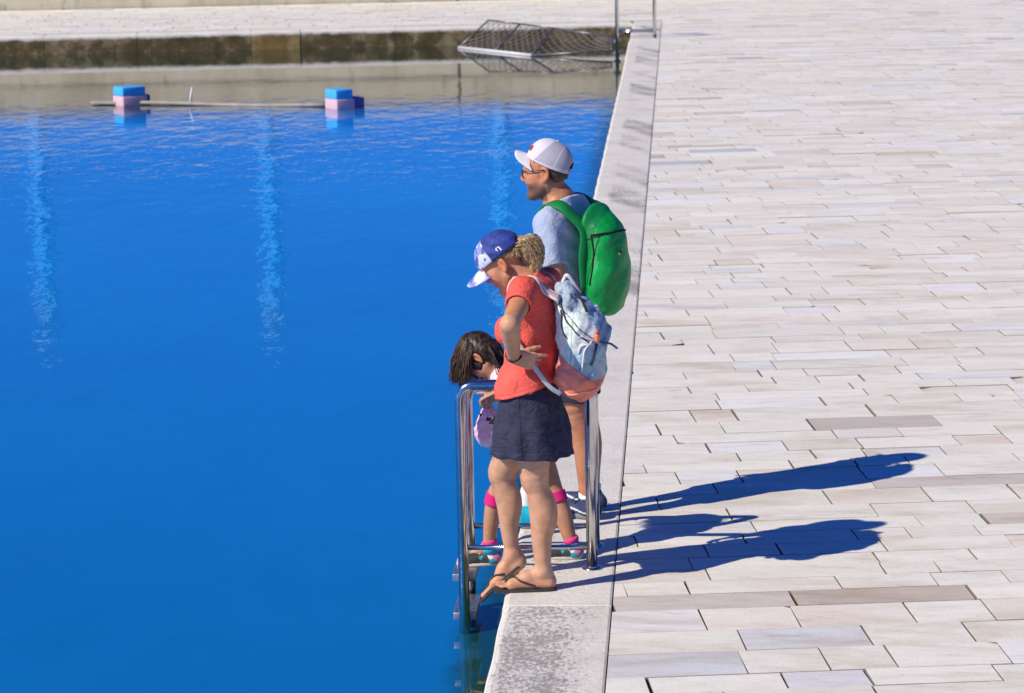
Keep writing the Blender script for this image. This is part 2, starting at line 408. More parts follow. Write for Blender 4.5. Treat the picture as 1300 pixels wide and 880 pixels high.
def mat_coping():
    m, nt, bs, N, L = nm('weathered_coping'); v = coords(nt, 'Object'); vs = coords(nt, 'Object', (2, 1, 1)); vz = coords(nt, 'Object', (1.5, 12, 1))
    c = ramp(nt, noise(nt, 2.2, 8, .65, v), [(.25, (.58, .555, .49)), (.5, (.72, .70, .63)), (.8, (.79, .775, .71))])
    c = mix(nt, 'MULTIPLY', 1, c, ramp(nt, noise(nt, 45, 5, .7, v), [(.3, (.75, .73, .70)), (.5, (1, 1, 1)), (1, (1.03, 1.03, 1.03))]))
    geo = nt.nodes.new('ShaderNodeTexCoord'); sx = nt.nodes.new('ShaderNodeSeparateXYZ'); L.new(geo.outputs['Object'], sx.inputs[0])
    # rough pitted stretches (vertex colour green marks them), black lichen in the pits
    at = nt.nodes.new('ShaderNodeAttribute'); at.attribute_name = 'Col'; sc = nt.nodes.new('ShaderNodeSeparateColor'); L.new(at.outputs['Color'], sc.inputs[0])
    pit = noise(nt, 52, 8, .78, coords(nt, 'Object', (1, .62, 1))); big = noise(nt, 3.2, 5, .6, v)
    lev = math_(nt, 'MULTIPLY', math_(nt, 'ADD', math_(nt, 'MULTIPLY', big, .30), .19), sc.outputs[1])
    pm = math_(nt, 'MULTIPLY', math_(nt, 'SUBTRACT', math_(nt, 'ADD', lev, .18), pit), 12, True)
    c = mix(nt, 'MIX', math_(nt, 'MULTIPLY', pm, .60), c, (.12, .11, .098))
    # streaky dark band along the inner side (red channel)
    zb = math_(nt, 'MULTIPLY', math_(nt, 'SUBTRACT', math_(nt, 'ADD', math_(nt, 'MULTIPLY', sc.outputs[0], .62), -.02), noise(nt, 9, 8, .75, vz)), 10, True)
    c = mix(nt, 'MIX', math_(nt, 'MULTIPLY', zb, .8), c, (.09, .085, .08))
    # algae and damp below the top
    wet = math_(nt, 'MULTIPLY', math_(nt, 'SUBTRACT', math_(nt, 'ADD', math_(nt, 'MULTIPLY', noise(nt, 6, 5, .6, v), .09), -.085), sx.outputs[2]), 22, True)
    alg = mix(nt, 'MIX', math_(nt, 'MULTIPLY', sc.outputs[2], noise(nt, 4, 4, .6, v)), ramp(nt, noise(nt, 3.2, 7, .68, v), [(.32, (.018, .020, .011)), (.48, (.06, .05, .027)), (.60, (.22, .18, .11)), (.85, (.30, .26, .17))]), (.30, .20, .05))
    c = mix(nt, 'MIX', wet, c, alg)
    L.new(c, bs.inputs['Base Color']); bs.inputs['Roughness'].default_value = .75; bs.inputs['Specular IOR Level'].default_value = .3
    bump(nt, bs, math_(nt, 'ADD', math_(nt, 'MULTIPLY', pm, -.6), noise(nt, 30, 6, .7, v)), .5, .01)
    return m
MC = mat_coping()
def coping_line(p0, d, n, L0, L1, joints, width, colf, name):
    """run of coping blocks with a worn rounded front edge, following d; n points inland"""
    mb = MB(); js = [L0] + joints + [L1]
    prof = [(0, -1.2), (0, -.05), (.004, -.022), (.014, -.007), (.032, 0)] + [(w, 0) for w in np.linspace(.07, width - .012, 9)] + [(width - .003, -.004), (width - .003, -.05)]
    for a, b in zip(js[:-1], js[1:]):
        a += .003; b -= .003; m = max(2, int((b - a) / .07)) if b - a < 6 else 12
        dz = rng.normal(0, .0018); dn = rng.normal(0, .003)
        st = [a, a + .004] + list(np.linspace(a + .02, b - .02, m)) + [b - .004, b]; k = len(prof); V = []; C = []
        for i, s in enumerate(st):
            e = i in (0, len(st) - 1)
            for w, z in prof:
                wob = .0022 * math.sin(s * 9 + w * 20) * (w < .05)
                V.append(p0 + d * s + n * (w + (dn if w < .05 else 0) + wob) + A(0, 0, z + dz - (.004 if e else 0))); C.append(colf(s, w))
        F = []
        for i in range(len(st) - 1):
            for j in range(k - 1): F.append((i * k + j, (i + 1) * k + j, (i + 1) * k + j + 1, i * k + j + 1))
        F += [tuple(range(k)), tuple(range((len(st) - 1) * k, len(st) * k))[::-1]]
        if np.cross(n, d)[2] > 0: F = [f[::-1] for f in F]
        n0 = len(mb.v); mb.v += [tuple(x) for x in V]; mb.f += [tuple(i + n0 for i in f) for f in F]; mb.c += C
    return struct(mb.obj(name, MC, smooth=False))
def col_near(y, w):
    sm = lambda a, b, t: float(np.clip((t - a) / (b - a), 0, 1))
    rough = 0
    if y < 11.31: rough = .82 * sm(-.02, .05, w) * (1 - .55 * sm(.26, .44, w)) + .2
    elif y < 11.7: rough = 0
    elif y < 12.7: rough = .75 * (1 - .6 * sm(.25, .45, w))
    elif y < 19: rough = .12
    elif y < 45: rough = 1.12 * (.35 + .65 * sm(.08, .16, w)) * (.70 + .16 * math.sin(y * 1.3 + 1) + .14 * math.sin(y * 3.1 + w * 9) + .10 * math.sin(y * 7.7 + w * 21))
    band = 0
    if 8 < y < 11.75: band = max(0, 1 - abs(w - .355) / .055) * (1 if y < 10.9 else .88)
    if 11.7 < y < 12.9: band = .75 * max(0, 1 - abs(w - .40) / .12)
    if 20 < y: band = max(band, .75 * max(0, 1 - abs(w - .14) / .09))
    return (band, rough, 0)
coping_line(A(0, 0, 0), A(0, 1, 0), A(1, 0, 0), -60, 45.42, [0, 5, 7.6, 9.3, 11.31, 13.2, 15.05, 17.0, 18.8, 20.7, 22.4, 24.1, 26.0, 27.9, 29.4, 31.2, 33.1, 35.3, 37.1, 39.0, 41.9, 43.4], .475, col_near, 'quay_edge')
coping_line(A(0, 45.5, 0), -UX, VX, 0, 90, [2.1, 3.9, 5.45, 6.25, 8.1, 9.6, 11.2, 13.0, 15.6, 20, 30, 50], .47, lambda s, w: (0, .10, 1.0 if 5.46 < s < 6.24 else .25), 'quay_edge')
cm = MB(); cm.add(*box((.24, 45.75, -.31), (.235, .32, .30), None, .01), (0, .3, 0)); struct(cm.obj('quay_edge', MC, smooth=False))
# paler, ochre stained stretch of the far quay face
def ochre():
    m, nt, bs, N, L = nm('ochre_stained_stone'); v = coords(nt, 'Object'); t = nt.nodes.new('ShaderNodeTexCoord'); s = nt.nodes.new('ShaderNodeSeparateXYZ'); L.new(t.outputs['Object'], s.inputs[0])
    g = math_(nt, 'ADD', math_(nt, 'MULTIPLY', s.outputs[2], -4), math_(nt, 'MULTIPLY', noise(nt, 5, 5, .6, v), .35))
    L.new(ramp(nt, g, [(.3, (.13, .115, .075)), (.75, (.17, .105, .025)), (1.2, (.10, .065, .02))]), bs.inputs['Base Color']); bs.inputs['Roughness'].default_value = .8
    mb = MB()
    for a, b in ((5.45, 6.2),):
        V, F = box(A(0, 45.5, 0) - UX * (a + b) / 2 - VX * .004 + A(0, 0, -.45), ((b - a) / 2, .02, .435), [UX, VX, A(0, 0, 1)], .006); mb.add(V, F)
    struct(mb.obj('quay_face', m, smooth=False))
# rusty earth line and debris at the far end of the paving
def verge():
    m = simple('dry_earth', (.16, .11, .06), .95, var=.5, vscale=8)
    mb = MB(); P = [A(9.9, 50.2), A(10.8, 54.5), A(14, 54.5), A(14, 49)]
    mb.add([(p[0], p[1], .004) for p in P], [(0, 1, 2, 3)]); struct(mb.obj('soil', m, smooth=False))
verge()

# ------------------------------------------------------------------ water
def water():
    m = bpy.data.materials.new('sea_water'); m.use_nodes = True; nt = m.node_tree; N, L = nt.nodes, nt.links; N.clear()
    out = N.new('ShaderNodeOutputMaterial'); df = N.new('ShaderNodeBsdfDiffuse'); gl = N.new('ShaderNodeBsdfGlossy'); mx = N.new('ShaderNodeMixShader')
    v = coords(nt, 'Object'); t = nt.nodes.new('ShaderNodeTexCoord'); s = N.new('ShaderNodeSeparateXYZ'); L.new(t.outputs['Object'], s.inputs[0])
    v2 = coords(nt, 'Object', (1, .55, 1), (0, 0, R(12)))
    far = N.new('ShaderNodeMapRange'); L.new(s.outputs[1], far.inputs[0]); far.inputs[1].default_value = 9; far.inputs[2].default_value = 30
    body = mix(nt, 'MIX', far.outputs[0], (.001, .152, .42), (.004, .262, .76))
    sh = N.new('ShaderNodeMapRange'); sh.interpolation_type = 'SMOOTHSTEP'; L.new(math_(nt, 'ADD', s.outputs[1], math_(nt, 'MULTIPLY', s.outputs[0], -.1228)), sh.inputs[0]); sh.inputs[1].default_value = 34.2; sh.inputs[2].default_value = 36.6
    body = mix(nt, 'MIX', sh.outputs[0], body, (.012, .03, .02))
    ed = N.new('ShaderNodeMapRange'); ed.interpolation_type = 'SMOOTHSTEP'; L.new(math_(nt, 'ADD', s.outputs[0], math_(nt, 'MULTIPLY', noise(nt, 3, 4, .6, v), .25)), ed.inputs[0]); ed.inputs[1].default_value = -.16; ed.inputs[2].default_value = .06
    body = mix(nt, 'MIX', ed.outputs[0], body, (.004, .05, .035))  # algae green by the quay, with the wall's reflection and shade painted in
    body = mix(nt, 'MULTIPLY', 1, body, ramp(nt, noise(nt, .25, 4, .6, v), [(.3, (.86, .9, .93)), (.7, (1.08, 1.05, 1.03))]))
    body = mix(nt, 'MULTIPLY', 1, body, ramp(nt, noise(nt, 2.4, 5, .65, v2, .8), [(.3, (.92, .95, .96)), (.5, (1, 1, 1)), (.72, (1.10, 1.04, 1.02))]))
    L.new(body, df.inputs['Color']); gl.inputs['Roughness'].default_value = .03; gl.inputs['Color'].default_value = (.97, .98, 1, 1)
    h = math_(nt, 'ADD', math_(nt, 'MULTIPLY', noise(nt, 1.1, 3, .5, v2, .4), .55), math_(nt, 'ADD', math_(nt, 'MULTIPLY', noise(nt, 4.5, 3, .5, v2, .3), .42), math_(nt, 'MULTIPLY', noise(nt, 13, 2, .5, v), .07)))
    patch = ramp(nt, noise(nt, .13, 3, .6, coords(nt, 'Object', (.5, 1, 1))), [(.3, (.45,) * 3), (.7, (1,) * 3)])
    # breeze dies away close to the far wall and by the near quay
    mr = N.new('ShaderNodeMapRange'); L.new(s.outputs[1], mr.inputs[0]); mr.inputs[1].default_value = 39; mr.inputs[2].default_value = 32; mr.inputs[3].default_value = .12; mr.inputs[4].default_value = 1
    mn = N.new('ShaderNodeMapRange'); L.new(s.outputs[1], mn.inputs[0]); mn.inputs[1].default_value = 13; mn.inputs[2].default_value = 32; mn.inputs[3].default_value = .2; mn.inputs[4].default_value = 1.05
    b = N.new('ShaderNodeBump'); b.inputs['Distance'].default_value = .1
    L.new(math_(nt, 'MULTIPLY', math_(nt, 'MULTIPLY', mr.outputs[0], mn.outputs[0]), math_(nt, 'MULTIPLY', patch, .30)), b.inputs['Strength']); L.new(h, b.inputs['Height'])
    for x in (df, gl): L.new(b.outputs[0], x.inputs['Normal'])
    fr = N.new('ShaderNodeFresnel'); fr.inputs['IOR'].default_value = 1.36; L.new(b.outputs[0], fr.inputs['Normal'])
    L.new(math_(nt, 'MULTIPLY', math_(nt, 'POWER', fr.outputs[0], .9), 1.1, True), mx.inputs[0])
    L.new(df.outputs[0], mx.inputs[1]); L.new(gl.outputs[0], mx.inputs[2]); L.new(mx.outputs[0], out.inputs[0])
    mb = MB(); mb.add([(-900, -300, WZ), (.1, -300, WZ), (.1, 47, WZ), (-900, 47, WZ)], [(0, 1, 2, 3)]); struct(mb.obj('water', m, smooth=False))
water()

# ------------------------------------------------------------------ wall behind the far quay
def far_wall():
    m, nt, bs, N, L = nm('stained_beige_concrete'); v = coords(nt, 'Object', (1, 1, .35)); v1 = coords(nt, 'Object')
    c = ramp(nt, noise(nt, 1.6, 7, .65, v), [(.25, (.38, .34, .235)), (.5, (.55, .50, .37)), (.8, (.63, .585, .46))])
    c = mix(nt, 'MULTIPLY', 1, c, ramp(nt, noise(nt, 5, 6, .7, v), [(.28, (.45, .43, .38)), (.42, (1, 1, 1)), (1, (1.05, 1.05, 1.05))]))
    L.new(c, bs.inputs['Base Color']); bs.inputs['Roughness'].default_value = .85; bump(nt, bs, noise(nt, 20, 6, .7, v1), .4, .01)
    o = thing('stone_wall', 'long low beige stone wall with a ledge, running along the back of the far quay', 'wall', (0, 52.2, 0))
    O = A(0, 52.2, 0); ax = [UX, VX, A(0, 0, 1)]
    def seg(name, a, b, z0, z1, back, th, bev=.02):
        V, F = box(O + UX * (a + b) / 2 + VX * (back + th / 2) + A(0, 0, (z0 + z1) / 2), ((b - a) / 2, th / 2, (z1 - z0) / 2), ax, bev); mesh_obj(name, V, F, m, o, O, None, False)
    seg('lower_tier', -60, -3.42, -.05, .84, 0, .6); seg('lower_tier', -3.37, 4.0, -.05, .84, 0, .6); m0 = m; m = simple('dark_joint', (.17, .15, .11), .9); seg('joint', -3.44, -3.35, -.04, .83, .012, .4, .004); seg('joint', -3.44, -3.35, .91, 1.36, .132, .3, .004); m = m0
    seg('ledge', -60, 4.0, .843, .90, -.04, .7)
    seg('upper_tier', -60, -3.42, .904, 1.37, .12, .5); seg('upper_tier', -3.37, 4.0, .904, 1.37, .12, .5)
    seg('coping', -60, 4.0, 1.373, 1.43, .09, .56)
    return o
far_wall()
def lamp_posts():
    m = simple('blue_paint', (.006, .24, .66), .6, var=.05, vscale=6)
    g = simple('frosted_lamp', (.10, .28, .55), .5, var=.02)
    first = None
    for i, (x, y) in enumerate(((-12.12, 54.6), (-7.55, 55.2), (-2.9, 56.5))):
        if first is None:
            t = thing('lamp_post', 'x', 'lamp post', (x, y, 0), 'lamp posts behind the far wall'); O = A(x, y, 0)
            V, F = tube([O + A(0, 0, -.02), O + A(0, 0, .5), O + A(0, 0, .55), O + A(0, 0, 5.6)], [.2, .2, .17, .15], 14); mesh_obj('post', V, F, m, t, O)
            V, F = tube([O + A(0, 0, 5.55), O + A(0, 0, 5.7), O + A(0, 0, 6.1), O + A(0, 0, 6.2)], [.1, .2, .24, .12], 14); mesh_obj('lamp_head', V, F, g, t, O); first = t; o = t
        else:
            o = first.copy(); COL.objects.link(o); o.location = (x, y, 0)
            for ch in first.children: c = ch.copy(); COL.objects.link(c); c.parent = o
        o['label'] = ['blue lamp post mirrored as the bright streak at the far left of the water', 'blue lamp post mirrored as the bright streak near the middle of the water', 'blue lamp post mirrored in the water just left of the man'][i]
lamp_posts()

# ------------------------------------------------------------------ ladders
M_STEEL = simple('brushed_steel', (.62, .61, .60), .16, 1.0, var=.12, vscale=14, bstr=.08, bscale=120)
M_PLATE = simple('steel_tread_plate', (.55, .56, .58), .35, .9, var=.25, vscale=20, bstr=.2, bscale=90)
def ladder():
    O = A(0, 12.08, 0); r = .0245
    t = thing('pool_ladder', 'stainless steel bathing ladder at the quay edge that the girl and the woman stand at', 'ladder', O, 'bathing ladders along the quay')
    for y, zt in ((11.9, .838), (12.28, .762)):
        V, F = tube(round_path([(.372, y, -.01), (.372, y, zt), (-.203, y, zt), (-.203, y, -1.5)], .075, 8), r, 16)
        h = mesh_obj('handrail', V, F, M_STEEL, t, O)
        V, F = tube([(.372, y, .0), (.372, y, .004), (.372, y, .012), (.372, y, .014)], [.046, .046, .038, .03], 20); mesh_obj('flange', V, F, M_STEEL, h, O)
        V, F = tube([(-.20, y, .098), (.37, y, .098)], .0125, 12); mesh_obj('crossbar', V, F, M_STEEL, t, O)
    for z, x in ((-.035, -.205), (-.215, -.205), (-.42, -.205)):
        mb = MB(); mb.add(*box((x, 12.09, z - .0175), (.052, .155, .0175), None, .004)); mb.obj('tread', M_PLATE, t, O)
    return t
LAD = ladder()
def copy_tree(o, parent=None):
    c = o.copy(); COL.objects.link(c)
    if parent: c.parent = parent
    for ch in o.children: copy_tree(ch, c)
    return c
l2 = copy_tree(LAD); l2.location = (.015, 42.42, 0); l2['label'] = 'distant steel bathing ladder at the top of the picture beside the wire mesh ramp'

# ------------------------------------------------------------------ floating things
def mesh_ramp():
    wire = simple('galvanised_wire', (.33, .31, .28), .5, .5, var=.2); bar = simple('dull_steel_frame', (.25, .25, .25), .4, .7, var=.2); wht = simple('white_float_tube', (.62, .64, .66), .35, var=.06)
    O = A(-1.6, 43.6, WZ)
    t = thing('wire_mesh_ramp', 'floating ramp of chain wire mesh panels with a white tube beside the far ladder', 'mesh ramp', O)
    z0 = WZ + .015
    P0 = A(-2.79, 44.5, z0); P1 = A(-1.53, 42.8, z0); Q0 = A(-2.33, 44.9, .12); Qm = A(-1.79, 44.5, .08); Q1 = A(-1.23, 43.9, .05); R0 = A(-.30, 43.4, -.06); R1 = A(-.28, 42.6, -.21)
    Pm = (P0 + P1) / 2
    def panel(name, a, b, c, d, n1, n2):
        """quad a-b (low) to d-c (high) filled with diagonal wires"""
        mb = MB(); nn = n1
        def pt(s, u): return (a * (1 - s) + b * s) * (1 - u) + (d * (1 - s) + c * s) * u + A(0, 0, -.05 * math.sin(math.pi * u) * math.sin(math.pi * s))
        for sg in (1, -1):
            for i in range(-n2, n1 + n2 + 1):
                pts = []
                for u in np.linspace(0, 1, 9):
                    s = (i + sg * u * n2) / n1
                    if -1e-6 <= s <= 1 + 1e-6: pts.append(pt(s, u))
                if len(pts) > 1: mb.add(*tube(pts, .0055, 4, False))
        return mb.obj(name, wire, t, O)
    panel('mesh_panel', P0, Pm, Qm, Q0, 6, 5); panel('mesh_panel', Pm, P1, Q1, Qm, 6, 5); panel('mesh_panel', P1, R1, R0, Q1, 8, 5)
    V, F = tube([P0, P1], .027, 12); mesh_obj('float_tube', V, F, wht, t, O)
    mb = MB()
    for a, b in ((P0, Q0), (Q0, Qm), (Qm, Q1), (Pm, Qm), (P1, Q1), (Q1, R0), (R0, R1), (R1, P1)): mb.add(*tube([a, b], .014, 8))
    mb.obj('frame', bar, t, O)
mesh_ramp()
def floats():
    foam = lambda n, c: simple(n, c, .75, var=.08, vscale=12, bstr=.3, bscale=60)
    fb, fp, fv = foam('blue_foam', (.05, .42, .86)), foam('pink_foam', (.66, .44, .52)), foam('violet_foam', (.13, .10, .36))
    mp = simple('weathered_pole', (.36, .34, .30), .6, var=.25, vscale=5); mw = simple('white_paint', (.8, .8, .8), .5)
    d = A(-3.63 + 6.997, 35.37 - 36.06, 0); d /= np.linalg.norm(d); n = A(-d[1], d[0], 0)
    O = A(-5.3, 35.72, WZ)
    t = thing('floating_pole', 'long thin pale pole lying on the water between the two foam floats', 'pole', O)
    mb = MB(); a = A(-6.9, 36.04, WZ + .02); b = A(-3.75, 35.395, WZ + .02)
    mb.add(*tube([a + (b - a) * s + A(0, 0, .012 * math.sin(s * 7)) for s in np.linspace(0, 1, 14)], .028, 8)); mb.obj('pole_shaft', mp, t, O)
    mb = MB(); mb.add(*box(a + d * .12 + A(0, 0, .01), (.22, .07, .02), [d, n, A(0, 0, 1)], .008)); mb.obj('end_board', mp, t, O)
    p = a + (b - a) * .40; V, F = tube([p, p + A(.012, 0, .10), p + A(.035, 0, .22)], [.018, .014, .010], 8); mesh_obj('marker_stick', V, F, mw, t, O)
    def flt(c, yaw, lab, L, H, rev, g='foam floats on the water'):
        t = thing('foam_float', lab, 'float', c, g)
        e = A(math.cos(yaw), math.sin(yaw), 0); f = A(-e[1], e[0], 0); ax = [e, f, A(0, 0, 1)]
        mb = MB(); mb.add(*box(c + A(0, 0, .03), (L * .5, .15, .095), ax, .015)); mb.obj('pink_block', fp, t, c)
        mb = MB(); mb.add(*box(c + A(0, 0, .125 + H / 2) - e * .01, (L * .46, .14, H / 2), ax, .012)); mb.obj('blue_block', fb, t, c)
        mb = MB(); mb.add(*box(c + A(0, 0, .045) + e * (L * .5 + rev / 2 + .002), (rev / 2, .125, .085), ax, .012)); mb.obj('violet_block', fv, t, c)
    flt(A(-6.47, 35.98, WZ), R(38), 'left one of two blue and pink foam floats on the water', .36, .12, .05)
    flt(A(-3.60, 35.25, WZ), R(38), 'right one of two blue and pink foam floats, with a violet block on its side', .27, .12, .16)
floats()
# ------------------------------------------------------------------ figure toolkit
M_SKIN = simple('skin', None, .50, var=.16, vscale=26, bstr=.25, bscale=300, sss=.06, bdist=.0012, spec=.35)
class Head:
    """frame of a head: ear-to-ear centre E, forward f, left l, up u"""
    def __init__(s, E, yaw, pitch, roll=0, k=1.0):
        s.E = np.asarray(E, float); s.k = k
        f = A(-math.cos(yaw) * math.cos(pitch), math.sin(yaw) * math.cos(pitch), -math.sin(pitch))
        l = np.cross(A(0, 0, 1), f); l /= np.linalg.norm(l); u = np.cross(f, l)
        s.f = f; s.l = l * math.cos(roll) + u * math.sin(roll); s.u = np.cross(f, s.l); s.ax = [s.f, s.l, s.u]
    def p(s, f, l, u): return s.E + s.k * (s.f * f + s.l * l + s.u * u)
    def loc(s, V): d = (np.asarray(V) - s.E) / s.k; return d @ s.f, d @ s.l, d @ s.u
    def build(s, F, jaw=1.0, nose=1.0):
        k = s.k; e = lambda c, r, kk=.015, op='add': F.ell(s.p(*c), np.array(r) * k, s.ax, kk, op); c_ = lambda a, b, ra, rb, kk=.015, op='add': F.cone(s.p(*a), s.p(*b), ra * k, rb * k, kk, op)
        e((-.006, 0, .048), (.097, .076, .082)); e((.036, 0, -.008), (.060, .063, .085), .03)
        for sd in (1, -1):
            c_((.012, sd * .05, -.05), (.074, sd * .016, -.094), .020 * jaw, .017 * jaw, .03)
            e((.060, sd * .040, -.022), (.030, .026, .030), .03)
            e((.097, sd * .031, .017), (.016, .019, .012), .014, 'sub')
            e((.084, sd * .031, .016), (.0125, .0145, .0125), .004)
            c_((.090, sd * .045, .034), (.098, sd * .012, .034), .009, .010, .018)
            e((.101, sd * .012, -.024), (.011, .009, .008), .008)
            # ear: rim with a hollow
            ea = [s.f * .95 + s.l * sd * -.3, s.l * sd * .95 + s.f * .3, s.u]
            F.ell(s.p(-.008, sd * .079, .004), np.array((.020, .009, .032)) * k, ea, .006); F.ell(s.p(-.004, sd * .088, .004), np.array((.011, .008, .020)) * k, ea, .005, 'sub')
            F.ell(s.p(-.001, sd * .077, -.026), np.array((.010, .007, .010)) * k, ea, .006)
        e((.083, 0, -.094), (.018, .022, .017), .02)
        c_((.094, 0, .030), (.112 * nose, 0, -.014), .009, .012, .014); e((.112 * nose, 0, -.018), (.011, .011, .010), .01)
        e((.095, 0, -.047), (.008, .018, .0055), .008); e((.093, 0, -.058), (.009, .016, .006), .008); c_((.103, .012, -.0525), (.103, -.012, -.0525), .0015, .0015, .003, 'sub')
    def paint(s, V, C, lip, brow, eye=True):
        f, l, u = s.loc(V)
        m = (f > .088) & (abs(l) < .019) & (abs(u + .0525) < .009); C[m] = C[m] * .35 + np.array(lip) * .65
        m = (f > .075) & (abs(abs(l) - .03) < .02) & (abs(u - .039 + .25 * np.maximum(abs(l) - .035, 0)) < .0055); C[m] = C[m] * .3 + np.array(brow) * .7
        m = (f > .06) & (abs(l) < .06) & (abs(l) > .02) & (abs(u + .02) < .025); C[m] *= np.array((1.06, .93, .92))
        m = (f > .1) & (abs(l) < .02) & (abs(u + .015) < .02); C[m] *= np.array((1.06, .92, .9))
        m = (abs(l) > .07) & (abs(u) < .04); C[m] *= np.array((1.05, .88, .86))
        return C
    def eyes(s, parent, O, mat, lash=(.05, .03, .02)):
        for sd in (1, -1):
            c = s.p(.0868, sd * .031, .016); bm = bmesh.new(); bmesh.ops.create_uvsphere(bm, u_segments=14, v_segments=9, radius=.0112 * s.k); mb = MB()
            for v in bm.verts:
                mb.v.append(tuple(c + s.f * v.co.z + s.l * v.co.x + s.u * v.co.y)); mb.c.append((.03, .05, .06) if v.co.z > .0095 * s.k else (.75, .73, .70))
            bm.verts.index_update(); mb.f += [tuple(v.index for v in f.verts) for f in bm.faces]; bm.free(); mb.obj('eye', mat, parent, O)
def hand(F, W, d, n, t, curl=(20, 30, 20), k=1.0, thumb=(.6, .75, -.25), spread=.06, rp=.0125, per=None):
    """W wrist, d towards the fingers, n out of the back of the hand, t towards the thumb side"""
    W = np.asarray(W, float); d = np.asarray(d, float) / np.linalg.norm(d); n = np.asarray(n, float); n = n - d * n.dot(d); n /= np.linalg.norm(n)
    t0 = np.cross(d, n); t = t0 * np.sign(t0.dot(np.asarray(t, float)) or 1)
    L = (.070, .078, .072, .056)
    for i in range(4):
        off = (.030 - .020 * i) * k; K = W + d * (.088, .092, .088, .080)[i] * k + t * off
        F.cone(W + t * off * .6 + d * .01, K, (rp + .003) * k, rp * k, .010)
        cu = curl if per is None else per[i]; q = K; a = 0; dd0 = d + t * spread * (1.5 - i); dd0 /= np.linalg.norm(dd0); r = .0092 - .0006 * (i == 3)
        for j, fr in enumerate((.46, .30, .24)):
            a += R(cu[j]); dd = dd0 * math.cos(a) - n * math.sin(a); q2 = q + dd * L[i] * fr * k
            F.cone(q, q2, r * k, (r - .0009) * k, .0025 if j == 0 else .003); q = q2; r -= .0009
    q = W + d * .022 * k + t * .024 * k; a = np.array(thumb[0] * d + thumb[1] * t + thumb[2] * n); a /= np.linalg.norm(a); r = .0125
    for j, l in enumerate((.042, .032, .026)):
        q2 = q + a * l * k; F.cone(q, q2, r * k, (r - .0015) * k, .006); q = q2; r -= .0015; a = a + d * .22 - n * .08; a /= np.linalg.norm(a)
def barefoot(F, ankle, heel, ball, toe, side, k=1.0):
    """side = direction of the big toe"""
    ankle, heel, ball, toe, side = [np.asarray(x, float) for x in (ankle, heel, ball, toe, side)]
    F.cone(ankle, heel + A(0, 0, .02), .033 * k, .029 * k, .02)
    mid = ankle * .45 + ball * .55 + A(0, 0, .004)
    F.cone(ankle, mid, .031 * k, .026 * k, .025)
    for s_, w in ((1, .020), (-1, .020)):
        F.cone(heel + A(0, 0, .0), ball + side * s_ * w, .026 * k, .021 * k, .02); F.cone(mid, ball + side * s_ * w, .024 * k, .019 * k, .02)
    d = toe - ball
    for i in range(5):
        b = ball + side * (.030 - .0148 * i) * k + d * .25; e = ball + side * (.031 - .0148 * i) * k + d * (1.0, .98, .90, .80, .66)[i]; r = (.0125, .0092, .0086, .0082, .008)[i] * k
        F.cone(b, e, r * 1.02, r, .004)
def paint_noise(V, amp, freq, seed): return folds(amp, freq, seed)(V[:, 0], V[:, 1], V[:, 2])[:, None]
def ecyl(cx, cy, ax, prof, wave=None):
    """upright garment of elliptical section: prof rows (z, forward radius, side radius, dx, dy)"""
    P = np.array(prof, float); P = P[np.argsort(P[:, 0])]
    def fn(X, Y, Z):
        fr = np.interp(Z, P[:, 0], P[:, 1]); sr = np.interp(Z, P[:, 0], P[:, 2]); dx = np.interp(Z, P[:, 0], P[:, 3]); dy = np.interp(Z, P[:, 0], P[:, 4])
        x, y = X - cx - dx, Y - cy - dy; f = ax[0][0] * x + ax[0][1] * y; l = ax[1][0] * x + ax[1][1] * y
        q = np.sqrt((f / fr) ** 2 + (l / sr) ** 2); d = (q - 1) * np.minimum(fr, sr)
        if wave is not None: d = d + wave(np.arctan2(l / sr, f / fr), Z)
        return np.maximum(d, np.maximum(Z - P[-1, 0], P[0, 0] - Z))
    return fn
def strand_mesh(mb, pts, r0, r1, col, sides=5):
    n = len(pts); V, F = tube(pts, np.linspace(r0, r1, n), sides); mb.add(V, F, col)
def brim(mb, H, k, col, f0=.070, reach=.078, halfw=.082, u0=.062, drop=.25, curve=5.0, th=.004, ufun=None):
    top = []; ns, nt_ = 15, 9
    for layer in (0, 1):
        for i in range(ns):
            a = -1 + 2 * i / (ns - 1)
            for j in range(nt_):
                t = j / (nt_ - 1); s = a * halfw * (1 - .03 * t)
                fin = f0 + .030 * (math.sqrt(max(0, 1 - a * a)) - .75); fout = f0 + .004 + reach * (max(0, 1 - abs(a) ** 2.6)) ** .55
                f = fin + (fout - fin) * t; u = u0 - drop * (f - f0) - curve * s * s - 1.3 * max(0, f - f0) ** 2 - layer * th
                mb.v.append(tuple(H.p(f, s, u))); mb.c.append(col(f, s) if callable(col) else col); top.append(1)
    n0 = len(mb.v) - 2 * ns * nt_; m = ns * nt_; F = []
    g = lambda i, j, l: n0 + l * m + i * nt_ + j
    for i in range(ns - 1):
        for j in range(nt_ - 1):
            F.append((g(i, j, 0), g(i + 1, j, 0), g(i + 1, j + 1, 0), g(i, j + 1, 0))); F.append((g(i, j, 1), g(i, j + 1, 1), g(i + 1, j + 1, 1), g(i + 1, j, 1)))
        F.append((g(i, nt_ - 1, 0), g(i + 1, nt_ - 1, 0), g(i + 1, nt_ - 1, 1), g(i, nt_ - 1, 1))); F.append((g(i, 0, 0), g(i, 0, 1), g(i + 1, 0, 1), g(i + 1, 0, 0)))
    for j in range(nt_ - 1):
        F.append((g(0, j, 0), g(0, j + 1, 0), g(0, j + 1, 1), g(0, j, 1))); F.append((g(ns - 1, j, 0), g(ns - 1, j, 1), g(ns - 1, j + 1, 1), g(ns - 1, j + 1, 0)))
    mb.f += F
def yawframe(a):
    f = A(-math.cos(a), math.sin(a), 0); l = np.cross(A(0, 0, 1), f); return [f, l, A(0, 0, 1)]
M_EYE = simple('eyeball', None, .15, var=.02)
